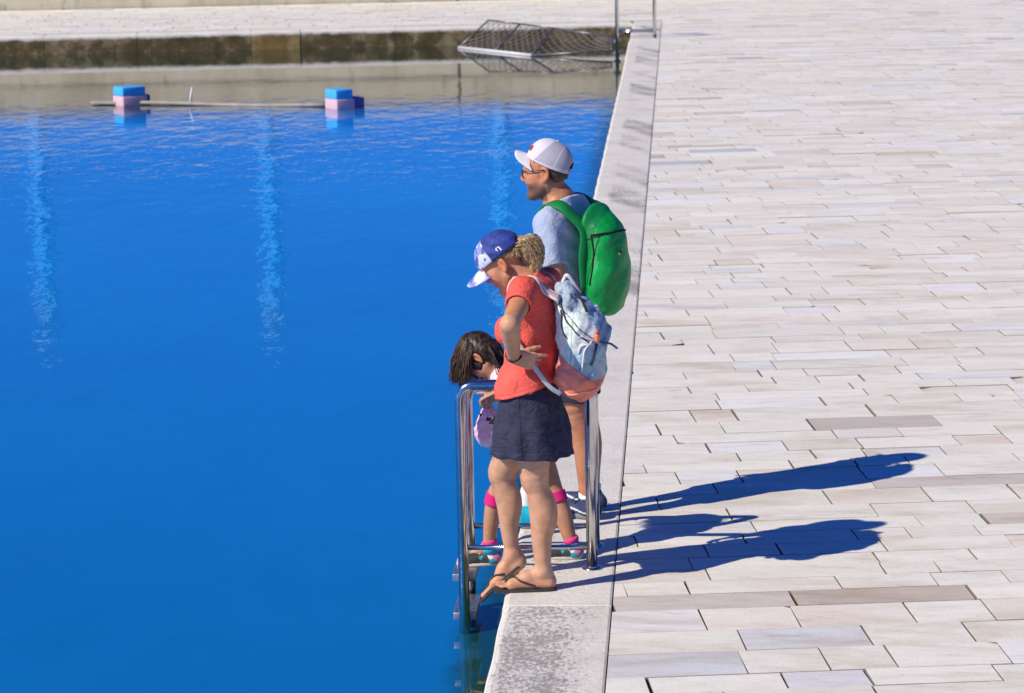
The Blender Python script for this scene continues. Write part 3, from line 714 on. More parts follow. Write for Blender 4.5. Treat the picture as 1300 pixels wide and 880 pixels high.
def fabric(name, col, rough=.8, var=.08, vscale=18, bscale=420, bstr=.25, wr=0): return simple(name, col, rough, var=var, vscale=vscale, bstr=bstr, bscale=bscale, bdist=.0012, spec=.25, wr=wr)

# ------------------------------------------------------------------ the woman
def woman():
    Y0 = 11.6; O = A(.09, Y0, 0); Y = lambda x, y, z, *r: (x, Y0 + y, z, *r)
    ax = yawframe(R(15)); f, l, _ = ax; H = Head(Y(.030, .01, 1.428), R(10), R(36), 0, .98)
    nk = [Y(.128, .0, 1.345, .055), Y(.080, .005, 1.40, .050), Y(.045, .01, 1.43, .052)]
    SN, EN, WN = A(*Y(.115, -.158, 1.325)), A(*Y(.068, -.385, 1.235)), A(*Y(.070, -.205, 1.062))
    SF, EF, WF = A(*Y(.20, .16, 1.325)), A(*Y(.215, .235, 1.07)), A(*Y(.11, .22, .90))
    F = Field(Y(-.18, -.46, -.15), Y(.36, .34, 1.60), .004)
    torso = [((.140, 0, 1.20), (.090, .146, .16)), ((.132, 0, 1.03), (.094, .122, .15)), ((.128, .005, .86), (.108, .155, .14)), ((.15, 0, 1.305), (.075, .145, .06))]
    for c, r in torso: F.ell(Y(*c), r, ax, .06)
    for s in (1, -1): F.ell(A(*Y(.135, 0, 1.15)) + f * .064 + l * .068 * s, (.060, .064, .064), ax, .02)
    F.chain(nk, .03); H.build(F, .9, .97)
    F.chain([(*SN, .050), (*EN, .037)], .03); F.chain([(*EN, .041), (*(EN * .7 + WN * .3), .041), (*WN, .0255)], .015)
    F.chain([(*SF, .05), (*EF, .038), (*(EF * .7 + WF * .3), .039), (*WF, .026)], .02)
    hd = A(.088, .028, -.026)
    hand(F, WN, hd, A(.1, -1, -.05), A(.2, 0, 1), k=.95, thumb=(.85, .5, -.15), per=[(4, 12, 10), (24, 42, 25), (30, 50, 30), (35, 55, 30)])
    hand(F, WF, A(-.8, -.5, -.2), A(-.3, .9, .1), A(0, 0, 1), k=.95)
    # legs: the near one planted, the far one stepping over the edge
    n = [Y(.115, -.068, .80, .076), Y(.135, -.085, .62, .075), Y(.148, -.085, .50, .056), Y(.158, -.078, .45, .051), Y(.172, -.07, .34, .054), Y(.168, -.06, .22, .043), Y(.172, -.05, .115, .034), Y(.176, -.045, .085, .033)]
    F.chain(n, .02); F.ell(Y(.118, -.088, .50), (.030, .036, .045), None, .03); F.ell(Y(.195, -.066, .35), (.042, .045, .09), None, .03)
    fa = [Y(.13, .08, .80, .078), Y(.05, .115, .62, .076), Y(-.012, .145, .48, .055), Y(-.008, .15, .43, .050), Y(.010, .158, .33, .050), Y(.014, .165, .22, .040), Y(.022, .172, .125, .033), Y(.028, .172, .10, .033)]
    F.chain(fa, .02); F.ell(Y(-.035, .142, .485), (.030, .036, .045), None, .03); F.ell(Y(.030, .155, .34), (.040, .043, .085), None, .03)
    barefoot(F, Y(.172, -.045, .082), Y(.196, -.040, .030), Y(.035, -.055, .030), Y(-.028, -.060, .022), A(0, 1, 0), .97)
    barefoot(F, Y(.026, .172, .105), Y(.055, .172, .060), Y(-.050, .150, -.026), Y(-.098, .140, -.074), A(-.18, -.97, .1), .97)
    for c in ((.17, -.077, .085), (.174, -.012, .088)): F.ell(Y(*c), (.012, .008, .012), None, .012)
    for c in ((.024, .142, .108), (.026, .202, .11)): F.ell(Y(*c), (.012, .008, .012), None, .012)
    V, Q = F.mesh()
    C = np.tile(A(.60, .325, .19), (len(V), 1)) + paint_noise(V, .02, 26, 3)
    C[V[:, 2] > 1.28] *= A(.96, .80, .70)
    sm = (V[:, 2] < .55); C[sm] = C[sm] * A(1.02, 1.02, 1.03)
    C = H.paint(V, C, (.42, .14, .11), (.16, .10, .06))
    kn = np.zeros(len(V))
    for p_, r_ in ((Y(.095, -.09, .50), .05), (Y(-.06, .14, .485), .05), (Y(.2, -.04, .03), .05), (Y(-.03, -.06, .02), .05)): kn = np.maximum(kn, np.clip(1 - np.linalg.norm(V - A(*p_), axis=1) / r_, 0, 1))
    C = C * (1 - kn[:, None] * A(.06, .20, .22))
    mk = (V[:, 2] < .05) & (V[:, 2] > -.2); C[mk] *= A(1.0, .92, .90)
    o = mesh_obj('person', V, Q, M_SKIN, None, O, np.clip(C, .01, .9))
    tag(o, 'woman in red top and navy skirt, hand on hip, looking down at the water', 'person')
    H.eyes(o, O, M_EYE)
    # red top
    T = Field(Y(-.13, -.30, .76), Y(.36, .32, 1.40), .004); inf = .012
    for c, r in torso: T.ell(Y(*c), np.array(r) + inf, ax, .06)
    for s in (1, -1): T.ell(A(*Y(.135, 0, 1.15)) + f * .064 + l * .068 * s, (.072, .074, .073), ax, .02)
    T.ell(Y(.118, -.005, .93), (.108, .138, .11), ax, .05); T.ell(Y(.123, 0, .86), (.134, .178, .13), ax, .04)
    sl = SN + (EN - SN) * .40; sf = SF + (EF - SF) * .45
    T.cone(Y(.13, .0, 1.33), Y(.115, 0, 1.36), .070, .068, .03)
    T.warp(folds(.0052, 30, 5, (1, 1, .6))); T.warp(lambda x, y, z: -.004 * np.abs(np.sin(24 * (z - .55 * x) + 3 * np.sin(11 * x))) * np.clip((1.10 - z) / .10, 0, 1)); T.warp(lambda x, y, z: -.005 * np.abs(np.sin(30 * (x + .5 * z) + 2 * np.sin(14 * z))) * np.clip((z - 1.12) / .08, 0, 1) * np.clip((x - .12) / .06, 0, 1)); T.warp(lambda x, y, z: .0045 * np.sin(60 * z + 24 * (x - .1) + 5 * np.sin(9 * x + 3 * z)) * np.clip((1.06 - z) / .10, 0, 1))
    T.warp(lambda x, y, z: .003 * np.sin(70 * (z + .8 * x)) * np.clip(1 - np.abs(z - 1.0) / .10, 0, 1) * (y < Y0))
    T.cut(Y(.0, 0, .855), A(.31, 0, -1))
    nd = A(-.55, .0, .83); T.cut(Y(.12, 0, 1.362), nd)
    up = A(0, .012, .012); T.sleeve([(*(SN + up), .066), (*(SN * .7 + sl * .3 + up), .066), (*sl, .059)], .03); T.sleeve([(*SF, .062), (*(SF * .7 + sf * .3), .062), (*sf, .057)], .03)
    T.ell(Y(.108, 0, 1.36), (.062, .066, .05), ax, .006, 'sub')
    V, Q = T.mesh(1); C = np.tile(A(.84, .125, .095), (len(V), 1)) + paint_noise(V, .02, 14, 8) * A(1, .3, .3)
    pn = A(.31, 0, -1) / np.linalg.norm(A(.31, 0, -1)); hd_ = (V - A(*Y(.0, 0, .855))) @ pn; C[np.abs(hd_ + .020) < .0024] *= .72; sd_ = (V - sl) @ ((EN - SN) / np.linalg.norm(EN - SN)); C[(np.abs(sd_ + .017) < .0024) & (np.linalg.norm(V - sl, axis=1) < .085)] *= .72
    mesh_obj('shirt', V, Q, fabric('coral_red_jersey', None, .85, .06, wr=.55), o, O, np.clip(C, .01, .9))
    # skirt, hollow under the hem
    S = Field(Y(-.14, -.28, .56), Y(.38, .30, .96), .004)
    wave = lambda a, z: -(.006 * np.sin(5 * a + .7 + 3 * z) + .0035 * np.sin(9 * a + 9 * z) + .002 * np.sin(14 * a - 4 * z)) * np.clip((.88 - z) / .25, 0, 1)
    pr = [(.58, .178, .212, .0, 0), (.70, .160, .202, -.0, 0), (.80, .140, .182, .0, 0), (.88, .116, .156, .002, 0), (.94, .104, .138, .0, 0)]
    S.func(Y(-.13, -.27, .57), Y(.37, .29, .95), ecyl(.123, Y0 + .005, ax, pr, wave), .004)
    S.cut(Y(.12, 0, .592), A(-.02, -.10, -1)); 
    inn = [(a, b - .018, c - .018, d, e) for a, b, c, d, e in pr]; inn[0] = (.4, .19, .215, 0, 0); inn = [(.4, .163, .195, 0, 0)] + [r for r in [(x[0], x[1], x[2], 0, 0) for x in inn[1:]] if .6 < r[0] < .73]
    S.func(Y(-.13, -.27, .50), Y(.37, .29, .66), ecyl(.123, Y0 + .005, ax, inn, wave), .004, 'sub')
    S.warp(folds(.0045, 24, 9, (1, 1, .8))); S.warp(folds(.0014, 75, 19)); S.warp(lambda x, y, z: -.004 * np.abs(np.sin(16 * (z * .8 + x) + 2 * np.sin(10 * x))) * np.clip((.80 - z) / .1, 0, 1))
    V, Q = S.mesh(1); C = np.tile(A(.038, .041, .075), (len(V), 1)); 
    hem = V[:, 2] < .615 - .1 * (V[:, 1] - Y0) + .0; C[np.abs(V[:, 2] - (.618 - .10 * (V[:, 1] - Y0))) < .0022] *= 1.5
    side = np.abs((V[:, 0] - .095) + .05 * (V[:, 2] - .7)) < .003; C[side & (V[:, 1] < Y0)] *= .5
    mesh_obj('skirt', V, Q, fabric('navy_cotton', None, .9, .18, 35, wr=.6), o, O, np.clip(C, .005, .9))
    # cap
    K = Field(H.E - .17, H.E + .17, .003); k = H.k
    K.ell(H.p(-.002, 0, .050), A(.116, .094, .102) * k, H.ax, .002)
    cu = H.p(.0, 0, .040); K.cut(cu, -H.u - H.f * .05)
    K.ell(H.p(-.115, 0, .035), A(.036, .045, .034) * k, H.ax, .004, 'sub')
    V, Q = K.mesh(1); fl, ll, ul = H.loc(V)
    C = np.tile(A(.030, .058, .27), (len(V), 1)) * (1 + paint_noise(V, .25, 120, 4))
    nzz = folds(1, 55, 21)(V[:, 0], V[:, 1], V[:, 2]); nz2 = folds(1, 90, 25)(V[:, 0], V[:, 1], V[:, 2])
    fr = fl > .018 + .1 * np.maximum(ul - .08, 0); C[fr] = np.where((nzz + .5 * nz2)[fr][:, None] > .05, A(.60, .66, .82), np.where(nz2[fr][:, None] > -.2, A(.26, .30, .58), A(.10, .12, .36)))
    for sx in (.018,): C[np.abs(fl - sx - .1 * np.maximum(ul - .08, 0)) < .0022] *= .55
    C[(ul < .047)] *= .75
    cap = mesh_obj('cap', V, Q, fabric('printed_cap_cloth', None, .7, .12, 60, 500), o, O, np.clip(C, .01, .9))
    mb = MB(); g1 = folds(1, 60, 31)
    def bc(ff, ss): p = H.p(ff, ss, 0); v = float(g1(*p)); return (.62, .66, .82) if v > -.05 else ((.24, .27, .62) if v > -.7 else (.10, .12, .38))
    brim(mb, H, 1, bc, .082, .112, .094, .048, .06, 7.0); mb.obj('brim', fabric('printed_brim_cloth', None, .7, .1, 60), cap, O)
    # small pale emblem on the side
    mb = MB()
    for df, a in ((-.004, .5), (.013, -.5)):
        c = H.p(-.040 + df, .0, .066); c = c + H.l * .095 * k * math.sqrt(max(0, 1 - (.034 / .106) ** 2 - (.016 / .096) ** 2))
        d = H.u * .9 + H.f * a * .3; d /= np.linalg.norm(d); mb.add(*box(c, (.0035, .0105, .0022), [np.cross(d, H.l), d, H.l], .001))
        mb.add(*box(c + d * .010 + H.f * a * .01, (.005, .003, .0022), [H.f, d, H.l], .001))
    mb.obj('emblem', simple('white_print', (.78, .79, .83), .6), cap, O)
    # curly pony tail and hair below the cap
    mb = MB(); g = np.random.default_rng(5)
    root = H.p(-.092, 0, .040)
    path = spline([root, root + A(.030, 0, .012), root + A(.066, -.006, -.030), root + A(.082, -.012, -.085), root + A(.080, -.016, -.135)], 8)
    HV = Field(root - .15, root + A(.22, .14, .12), .004); HV.chain([(*path[1], .016), (*path[5], .026), (*path[len(path) // 2], .038), (*path[int(len(path) * .75)], .032), (*path[-3], .016)], .01); HV.warp(folds(.006, 70, 3)); HV.warp(folds(.003, 160, 4))
    V, Q = HV.mesh(0); Ch = np.tile(A(.42, .29, .14), (len(V), 1)) * (1 + paint_noise(V, .35, 150, 6)); n0 = len(mb.v); mb.v += [tuple(v) for v in V]; mb.f += [tuple(int(i) + n0 for i in q) for q in Q]; mb.c += [tuple(c_) for c_ in np.clip(Ch, .05, .8)]
    for i in range(1150):
        a0 = g.uniform(0, 6.28); rr = g.uniform(.05, 1) ** .55; fr = g.uniform(7, 30); ph = g.uniform(0, 6.28); L = int(len(path) * g.uniform(.45, 1)); pts = []; c = g.uniform(.005, .016); st = g.integers(0, 6)
        for j in range(st, L):
            t = j / (len(path) - 1); w = (.008 + .038 * math.sin(min(1, t * 1.1 + .12) * math.pi) ** .7) * rr; cc = c * min(1, t * 5); aa = a0 + t * 1.2 * math.sin(ph)
            pts.append(path[j] + A(math.cos(aa) * w + cc * math.cos(fr * t + ph), math.sin(aa) * w * 1.0 + cc * math.sin(fr * t * 1.1 + ph), .5 * math.cos(aa) * w + .8 * cc * math.sin(fr * t + ph * 2)))
        col = [(.62, .46, .24), (.48, .34, .16), (.80, .64, .38), (.36, .24, .11), (.57, .42, .21)][g.integers(5)]
        if len(pts) > 3: strand_mesh(mb, pts, .0015, .0007, col, 3)
    for i in range(260):      # hair drawn from the temple and nape up to the pony tail
        sd = g.choice([1, 1, -1]); a = g.uniform(0, 1); p0 = H.p(.045 - .135 * a, 0, .040 - .008 * g.random() - .075 * max(0, a - .45) * 1.4 * g.random()); sc = math.sqrt(max(.03, 1 - ((.045 - .135 * a + .006) / .1) ** 2)); p0 = p0 + H.l * sd * (.078 * sc) * k
        p2 = root + g.normal(0, .006, 3); p1 = (p0 + p2) / 2 + H.l * sd * .020 - H.u * .004
        strand_mesh(mb, spline([p0, p1, p2], 5), .0032, .0024, [(.40, .28, .13), (.27, .17, .08), (.48, .35, .18)][g.integers(3)], 4)
    for i in range(14):       # flyaways
        p = path[g.integers(3, len(path))] + g.normal(0, .03, 3); strand_mesh(mb, spline([p, p + g.normal(0, .008, 3) + A(.008, 0, .0), p + g.normal(0, .012, 3) + A(.012, 0, -.03)], 4), .0010, .0008, (.55, .42, .22), 3)
    mb.obj('hair', simple('curly_blonde_hair', None, .45, var=.2, vscale=60, spec=.4), o, O)
    # bracelet, flip flops
    d = (WN - EN) / np.linalg.norm(WN - EN); b1 = np.cross(d, A(1, 0, 0)); b1 /= np.linalg.norm(b1); b2 = np.cross(d, b1); mb = MB(); gb = np.random.default_rng(2)
    for q, rr in ((.0, .030), (-.010, .034)):
        c = WN - d * (.004 - q); mb.add(*tube([c + (b1 * math.cos(a) + b2 * math.sin(a)) * rr + d * .006 * math.sin(a + q * 200) for a in np.linspace(0, 2 * math.pi, 25)], .0024, 6))
    mb.obj('bracelet', simple('dark_beads', (.02, .018, .02), .4), o, O)
    dk = simple('dark_sole_rubber', (.05, .045, .04), .7, var=.4, vscale=60); st = simple('brown_strap', (.035, .022, .015), .5)
    def flip(heel, ball, toe, side, nrm):
        heel, ball, toe, side = [np.asarray(q, float) for q in (heel, ball, toe, side)]
        up = np.cross(side, toe - heel); up /= np.linalg.norm(up); up = up if up[2] > 0 else -up; ctr = spline([heel + (heel - ball) * .18, heel, (heel + ball) / 2, ball, toe, toe + (toe - ball) * .22], 5); m = len(ctr); V = []; Fq = []
        for i, c in enumerate(ctr):
            t = i / (m - 1); w = .034 + .010 * math.sin(t * math.pi) + .004 * t; w *= min(1, math.sqrt(max(.0, 1 - (2 * t - 1) ** 8)) + .35)
            for sg, du in ((-1, 0), (1, 0), (1, -.013), (-1, -.013)): V.append(c + side * w * sg + up * du)
        for i in range(m - 1):
            for q in range(4): q2 = (q + 1) % 4; Fq.append((i * 4 + q, i * 4 + q2, (i + 1) * 4 + q2, (i + 1) * 4 + q))
        Fq += [(3, 2, 1, 0), tuple((m - 1) * 4 + q for q in range(4))]
        s = mesh_obj('flip_flop', V, Fq, dk, o, O, None, False)
        mb = MB(); pn = ball + (toe - ball) * .35 + side * .018 + up * .010; ins = ball * .45 + heel * .55
        ankle = ball * .35 + heel * .65
        for sg in (1, -1):
            S = spline([pn, pn + up * .026 - (toe - ball) * .3 + side * sg * .010, ball * .72 + heel * .28 + side * sg * .034 + up * .034, ankle + side * sg * .040 + up * .012], 7); S = np.array([p if i in (0, len(S) - 1) else F.snap(p, .003) for i, p in enumerate(S)]); mb.add(*tube(S, .0045, 6))
        mb.obj('strap', st, s, O)
    flip(Y(.196, -.040, .013), Y(.035, -.055, .013), Y(-.028, -.060, .013), A(0, 1, 0), 0)
    flip(Y(.043, .172, .042), Y(-.062, .150, -.044), Y(-.110, .140, -.092), A(-.18, -.97, .1), 0)
    return o, T, ax
WOMAN, W_TOP, W_AX = woman()

# the woman's backpack
def patch_bag():
    Y0 = 11.6; f, l, z = W_AX; O = A(.36, Y0 - .06, .84); b = -f
    t = thing('backpack', 'pale blue, mint and coral patchwork backpack with drawstrings on the woman', 'backpack', O)
    c = A(.348, Y0 - .060, 1.105); tilt = b * .03 + z; tilt /= np.linalg.norm(tilt); ax = [np.cross(l, tilt), l, tilt]
    ax = [ax[0] / np.linalg.norm(ax[0]), l, tilt]
    F = Field(c - A(.26, .24, .34), c + A(.24, .24, .36), .004)
    F.rbox(c + z * -.05, (.080, .125, .165), .06, ax, .03); F.ell(c - z * .14, (.094, .135, .115), ax, .05); F.ell(c - z * .0 + b * .028, (.080, .118, .16), ax, .05)
    F.ell(c + z * .13 - b * .045, (.058, .10, .09), ax, .06); F.ell(c + z * .20 - b * .075, (.030, .07, .05), ax, .04); F.ell(c + b * .066 + z * .025, (.045, .10, .09), ax, .02)
    F.warp(folds(.006, 26, 14)); F.warp(folds(.0025, 70, 15)); F.warp(lambda x, y, zz: .003 * np.sin(55 * zz + 40 * x + 8 * np.sin(12 * y)) * np.clip((zz - 1.1) / .1, 0, 1))
    V, Q = F.mesh(1); d = V - c; s = d @ ax[0] * np.sign(ax[0] @ b); w = d @ l; h = d @ z
    pal = [A(.27, .36, .46), A(.38, .46, .54), A(.19, .33, .50), A(.42, .60, .62), A(.60, .66, .70), A(.17, .27, .42), A(.33, .50, .58)]
    g = np.random.default_rng(8); P = g.uniform((-.14, -.16, -.28), (.16, .16, .28), (34, 3)); ki = g.integers(0, len(pal), 34)
    near = np.argmin(((np.stack([s, w, h], 1)[:, None, :] - P[None]) ** 2 * A(1, 1, .7)).sum(2), 1); C = np.array(pal)[ki[near]]
    m = (s < .0 + .35 * h) & (h > -.02); C[m & (near % 3 > 0)] = A(.66, .78, .75)
    cor = h < -.085 - .75 * s; C[cor] = A(.80, .235, .15); C[cor & (h > -.15)] = A(.60, .20, .17)
    C[(np.abs(h + .085 + .75 * s) < .004)] *= .75; C[(np.abs(s) < .0032) & ~cor] *= .6; C[np.abs(h - .085 + .9 * (s - .02)) < .003] = A(.03, .03, .035)
    C = C * (1 + paint_noise(V, .06, 40, 3))
    bag = mesh_obj('bag_body', V, Q, fabric('patchwork_nylon', None, .6, .08, 30, 300, wr=.5), t, O, np.clip(C, .01, .9))
    white = fabric('white_webbing', (.72, .70, .70), .8); blk = fabric('black_webbing', (.03, .03, .035), .7); gr = fabric('grey_webbing', (.30, .33, .37), .8); gr2 = fabric('pale_grey_webbing', (.46, .46, .49), .8)
    def sn(q, off=.006): return F.snap(q, off)
    # straps over the shoulder and under the arm, lying on the top
    tp = A(.245, Y0 - .115, 1.285)
    V, Fq = snapped_ribbon(W_TOP, [A(.215, Y0 - .132, 1.335), A(.155, Y0 - .13, 1.385), A(.085, Y0 - .125, 1.365), A(.040, Y0 - .12, 1.30), A(.020, Y0 - .125, 1.22), A(.035, Y0 - .14, 1.15)], .044, .004, .004, 8, [c + z * .185 - b * .085 + l * .075, A(.262, Y0 - .135, 1.300)], [])
    P_ = spline([A(.040, Y0 - .15, 1.18), A(.085, Y0 - .165, 1.115), A(.150, Y0 - .178, 1.02), A(.215, Y0 - .172, .93), c - z * .215 - b * .055 + l * .115], 6); N_ = np.tile(l, (len(P_), 1)); mesh_obj('shoulder_strap', V, Fq, white, t, O)
    V, Fq = ribbon(P_, .022, .002, N_); mesh_obj('lower_strap', V, Fq, gr2, t, O)
    V, Fq = snapped_ribbon(W_TOP, [A(.215, Y0 - .132, 1.335), A(.155, Y0 - .13, 1.385), A(.085, Y0 - .125, 1.365)], .022, .004, .0085, 8, [A(.262, Y0 - .135, 1.305)]); mesh_obj('strap_lining', V, Fq, fabric('rose_grey_webbing', (.50, .38, .40), .8), t, O)
    V, Fq = snapped_ribbon(W_TOP, [A(.30, Y0 + .06, 1.27), A(.26, Y0 + .085, 1.345), A(.21, Y0 + .09, 1.39), A(.12, Y0 + .1, 1.36), A(.075, Y0 + .1, 1.25)], .044, .004, .004); mesh_obj('shoulder_strap', V, Fq, white, t, O)
    V, Fq = tube(spline([c + z * .20 - b * .085 - l * -.03, c + z * .262 - b * .070, c + z * .275 - b * .05, c + z * .20 - b * .01 - l * .03], 6), .008, 8); mesh_obj('grab_loop', V, Fq, white, t, O)
    # zip, cords, buckle, tab
    def on(s_, w_, h_, off=.004): return sn(c + b * s_ + l * w_ + z * h_, off)
    for a in ([(-.06, .11, .20), (-.03, .13, .12), (.02, .13, .06), (.07, .11, .01)], [(-.055, .12, .15), (-.04, .135, .07), (-.02, .135, .03)]):
        V, Fq = tube(np.array([on(*q) for q in spline(a, 6)]), .0030, 6); mesh_obj('zip', V, Fq, blk, t, O)
    V, Fq = tube(spline([on(-.02, .03, .20), c + b * .02 + l * .06 + z * .195, on(.06, .09, .15, .01)], 8), .006, 6); mesh_obj('black_cord', V, Fq, blk, t, O)
    p = on(.085, .085, .025, .012); mb = MB(); mb.add(*box(p + z * .012, (.009, .013, .017), ax, .005)); mb.add(*box(p + z * .040, (.005, .009, .008), ax, .003)); mb.obj('buckle', simple('orange_plastic', (.80, .20, .08), .35), t, O)
    for q0, q1, q2 in (((.075, .10, .02), (.055, .125, -.02), (.045, .135, -.105)), ((.08, .10, .01), (.045, .13, .0), (.03, .14, -.03)), ((.09, .08, .02), (.075, .12, .03), (.04, .135, .045))):
        V, Fq = tube(np.array([on(*q, .006) for q in spline([q0, q1, q2], 5)]), .0038, 6); mesh_obj('cord', V, Fq, white, t, O)
    V, Fq = tube(np.array([on(*q, .006) for q in spline([(.10, .09, .005), (.095, .105, -.04), (.085, .115, -.085)], 5)]), .0045, 6); mesh_obj('black_cord', V, Fq, blk, t, O)
    e = on(.12, .02, .0, .0); V, Fq = ribbon(np.array([e - b * .01, e + b * .022 - z * .008, e + b * .048 - z * .026]), .024, .003, [z, z, z]); mesh_obj('tab', V, Fq, gr, t, O)
    # piping across the coral base
    V, Fq = tube(np.array([on(*q, .002) for q in spline([(-.08, .12, -.20), (-.02, .14, -.215), (.05, .12, -.21), (.09, .07, -.19)], 6)]), .0035, 6); mesh_obj('piping', V, Fq, fabric('coral_cord', (.85, .42, .32)), t, O)
patch_bag()
# ------------------------------------------------------------------ the man
def man():
    Y0 = 12.85; O = A(.31, Y0, 0); Y = lambda x, y, z, *r: (x, Y0 + y, z, *r)
    ax = yawframe(R(30)); f, l, _ = ax; H = Head(Y(.153, .0, 1.658), R(10), R(6), 0, 1.0)
    C0 = A(*Y(.255, 0, 1.43)); SN, SF = C0 + l * .185, C0 - l * .185
    EN, WN = A(*Y(.200, -.235, 1.155)), A(*Y(.135, -.215, .92)); EF, WF = A(*Y(.375, .22, 1.15)), A(*Y(.33, .235, .90))
    F = Field(Y(-.02, -.34, -.02), Y(.52, .36, 1.83), .004)
    torso = [((.240, 0, 1.30), (.105, .168, .19)), ((.245, 0, 1.10), (.112, .155, .18)), ((.255, 0, .90), (.112, .16, .13)), ((.25, 0, 1.425), (.07, .155, .06))]
    for c, r in torso: F.ell(Y(*c), r, ax, .06)
    F.chain([Y(.225, 0, 1.45, .070), Y(.190, 0, 1.53, .063), Y(.172, 0, 1.60, .062)], .03)
    for s in (1, -1): F.cone(Y(.220, 0, 1.545), C0 + l * .13 * s + A(0, 0, .015), .048, .052, .03); H.build(F, 1.12, 1.03)
    for S, E, W in ((SN, EN, WN), (SF, EF, WF)):
        F.chain([(*S, .062), (*E, .043)], .03); F.chain([(*E, .044), (*(E * .7 + W * .3), .043), (*W, .028)], .015)
    hand(F, WN, A(-.15, -.02, -1), A(-.2, -1, 0), A(-1, 0, 0), k=1.03); hand(F, WF, A(-.15, 0, -1), A(.3, 1, 0), A(-1, 0, 0), k=1.03)
    F.chain([Y(.245, -.085, .86, .098), Y(.265, -.088, .62, .082), Y(.290, -.085, .50, .060), Y(.300, -.08, .44, .056), Y(.318, -.068, .33, .056), Y(.320, -.06, .20, .043), Y(.322, -.05, .10, .036), Y(.322, -.048, .075, .033)], .02)
    F.ell(Y(.268, -.09, .49), (.032, .038, .045), None, .03); F.ell(Y(.335, -.062, .335), (.042, .046, .09), None, .03)
    F.chain([Y(.275, .075, .86, .098), Y(.295, .10, .62, .082), Y(.315, .11, .50, .060), Y(.320, .112, .44, .055), Y(.336, .115, .33, .055), Y(.338, .12, .20, .043), Y(.34, .12, .10, .036), Y(.34, .12, .075, .033)], .02)
    V, Q = F.mesh()
    C = np.tile(A(.52, .235, .125), (len(V), 1)) + paint_noise(V, .018, 26, 5); C[V[:, 2] < .7] *= A(1.02, .96, .92)
    C = H.paint(V, C, (.36, .12, .09), (.07, .04, .025))
    ff, ll, uu = H.loc(V); beard = (uu < -.032 - .15 * np.minimum(ff - .05, .02)) & (ff > .0) & (uu > -.125) & ~((ff > .09) & (np.abs(ll) < .022) & (np.abs(uu + .0525) < .011))
    side = (ff > -.002) & (ff < .024) & (uu > -.06) & (uu < .03) & (np.abs(ll) > .045) & (np.abs(ll) < .074)
    w = np.clip((-.02 - uu) / .035, 0, 1)[:, None] * .68; C = np.where(beard[:, None], C * (1 - w) + A(.06, .04, .03) * w, C); C[side] = C[side] * .5 + A(.05, .03, .02) * .5
    o = mesh_obj('person', V, Q, M_SKIN, None, O, np.clip(C, .01, .9)); tag(o, 'bearded man in pale blue t-shirt, white cap and glasses, standing furthest back', 'person')
    H.eyes(o, O, M_EYE)
    # cropped hair
    G = Field(H.E - .16, H.E + .18, .003); G.ell(H.p(-.006, 0, .048), A(.1005, .0795, .086), H.ax, .002); G.ell(H.p(-.05, 0, -.005), (.050, .062, .062), H.ax, .03); G.cut(H.p(.012, 0, 0), H.f * .9 - H.u * .45); G.cut(H.p(-.05, 0, -.046), -H.u - H.f * .25)
    for s in (1, -1): G.ell(H.p(-.004, s * .085, -.004), (.026, .03, .036), H.ax, .006, 'sub')
    G.warp(folds(.0012, 220, 3)); V, Q = G.mesh(1); C = np.tile(A(.055, .035, .022), (len(V), 1)) * (1 + paint_noise(V, .3, 200, 2)); fu = H.loc(V)[2]; C = C + np.clip((-.015 - fu) / .04, 0, 1)[:, None] * A(.14, .07, .04)
    mesh_obj('hair', V, Q, simple('cropped_brown_hair', None, .7, var=.3, vscale=150, bstr=.4, bscale=500), o, O, np.clip(C, .005, .9))
    # t-shirt
    T = Field(Y(.04, -.34, .78), Y(.50, .38, 1.56), .004)
    for c, r in torso: T.ell(Y(*c), np.array(r) + .016, ax, .06)
    T.ell(Y(.245, 0, .96), (.125, .165, .14), ax, .05)
    T.cone(Y(.235, 0, 1.44), Y(.205, 0, 1.50), .088, .080, .03)
    for s in (1, -1): T.cone(Y(.228, 0, 1.535), C0 + l * .14 * s + A(0, 0, .012), .062, .068, .05)
    T.cut(Y(.2, 0, .84), A(0, 0, -1)); T.cut(Y(.20, 0, 1.535), A(-.40, 0, .9))
    sn = SN + (EN - SN) * .66; sf = SF + (EF - SF) * .66
    T.sleeve([(*(SN + A(0, .012, .004)), .078), (*(SN * .5 + sn * .5), .074), (*sn, .068)], .035, 0); T.sleeve([(*(SF + A(0, -.012, .004)), .078), (*(SF * .5 + sf * .5), .074), (*sf, .068)], .035, 0)
    T.warp(folds(.0045, 26, 15, (1, 1, .7))); T.warp(lambda x, y, z: .0035 * np.sin(46 * z + 30 * x + 4 * np.sin(12 * x + 7 * z)) * np.clip((x - .14) / .08, 0, 1))
    T.warp(lambda x, y, z: .006 * np.exp(-((x - .235) / .016) ** 2) * (y < Y0 - .1) * np.clip((1.40 - z) / .06, 0, 1))
    T.cone(Y(.197, 0, 1.50), Y(.17, 0, 1.58), .069, .070, .004, 'sub')
    V, Q = T.mesh(1); C = np.tile(A(.40, .47, .62), (len(V), 1)) + paint_noise(V, .012, 14, 8)
    hem = np.abs((V - sn) @ ((EN - SN) / np.linalg.norm(EN - SN)) + .022) < .002; C[hem & (np.linalg.norm(V - sn, axis=1) < .1)] *= .82
    mesh_obj('shirt', V, Q, fabric('pale_blue_jersey', None, .9, .05, wr=.5), o, O, np.clip(C, .01, .9))
    # shorts
    S = Field(Y(.06, -.26, .52), Y(.50, .30, .98), .005)
    S.ell(Y(.255, 0, .90), (.122, .172, .13), ax, .05)
    g = S.like(); g.chain([Y(.25, -.085, .84, .108), Y(.268, -.09, .56, .098)], .02); g.chain([Y(.275, .08, .84, .104), Y(.298, .105, .56, .092)], .02); S.merge(g, .03)
    S.cut(Y(.2, 0, .585), A(0, 0, -1)); S.warp(folds(.004, 30, 4))
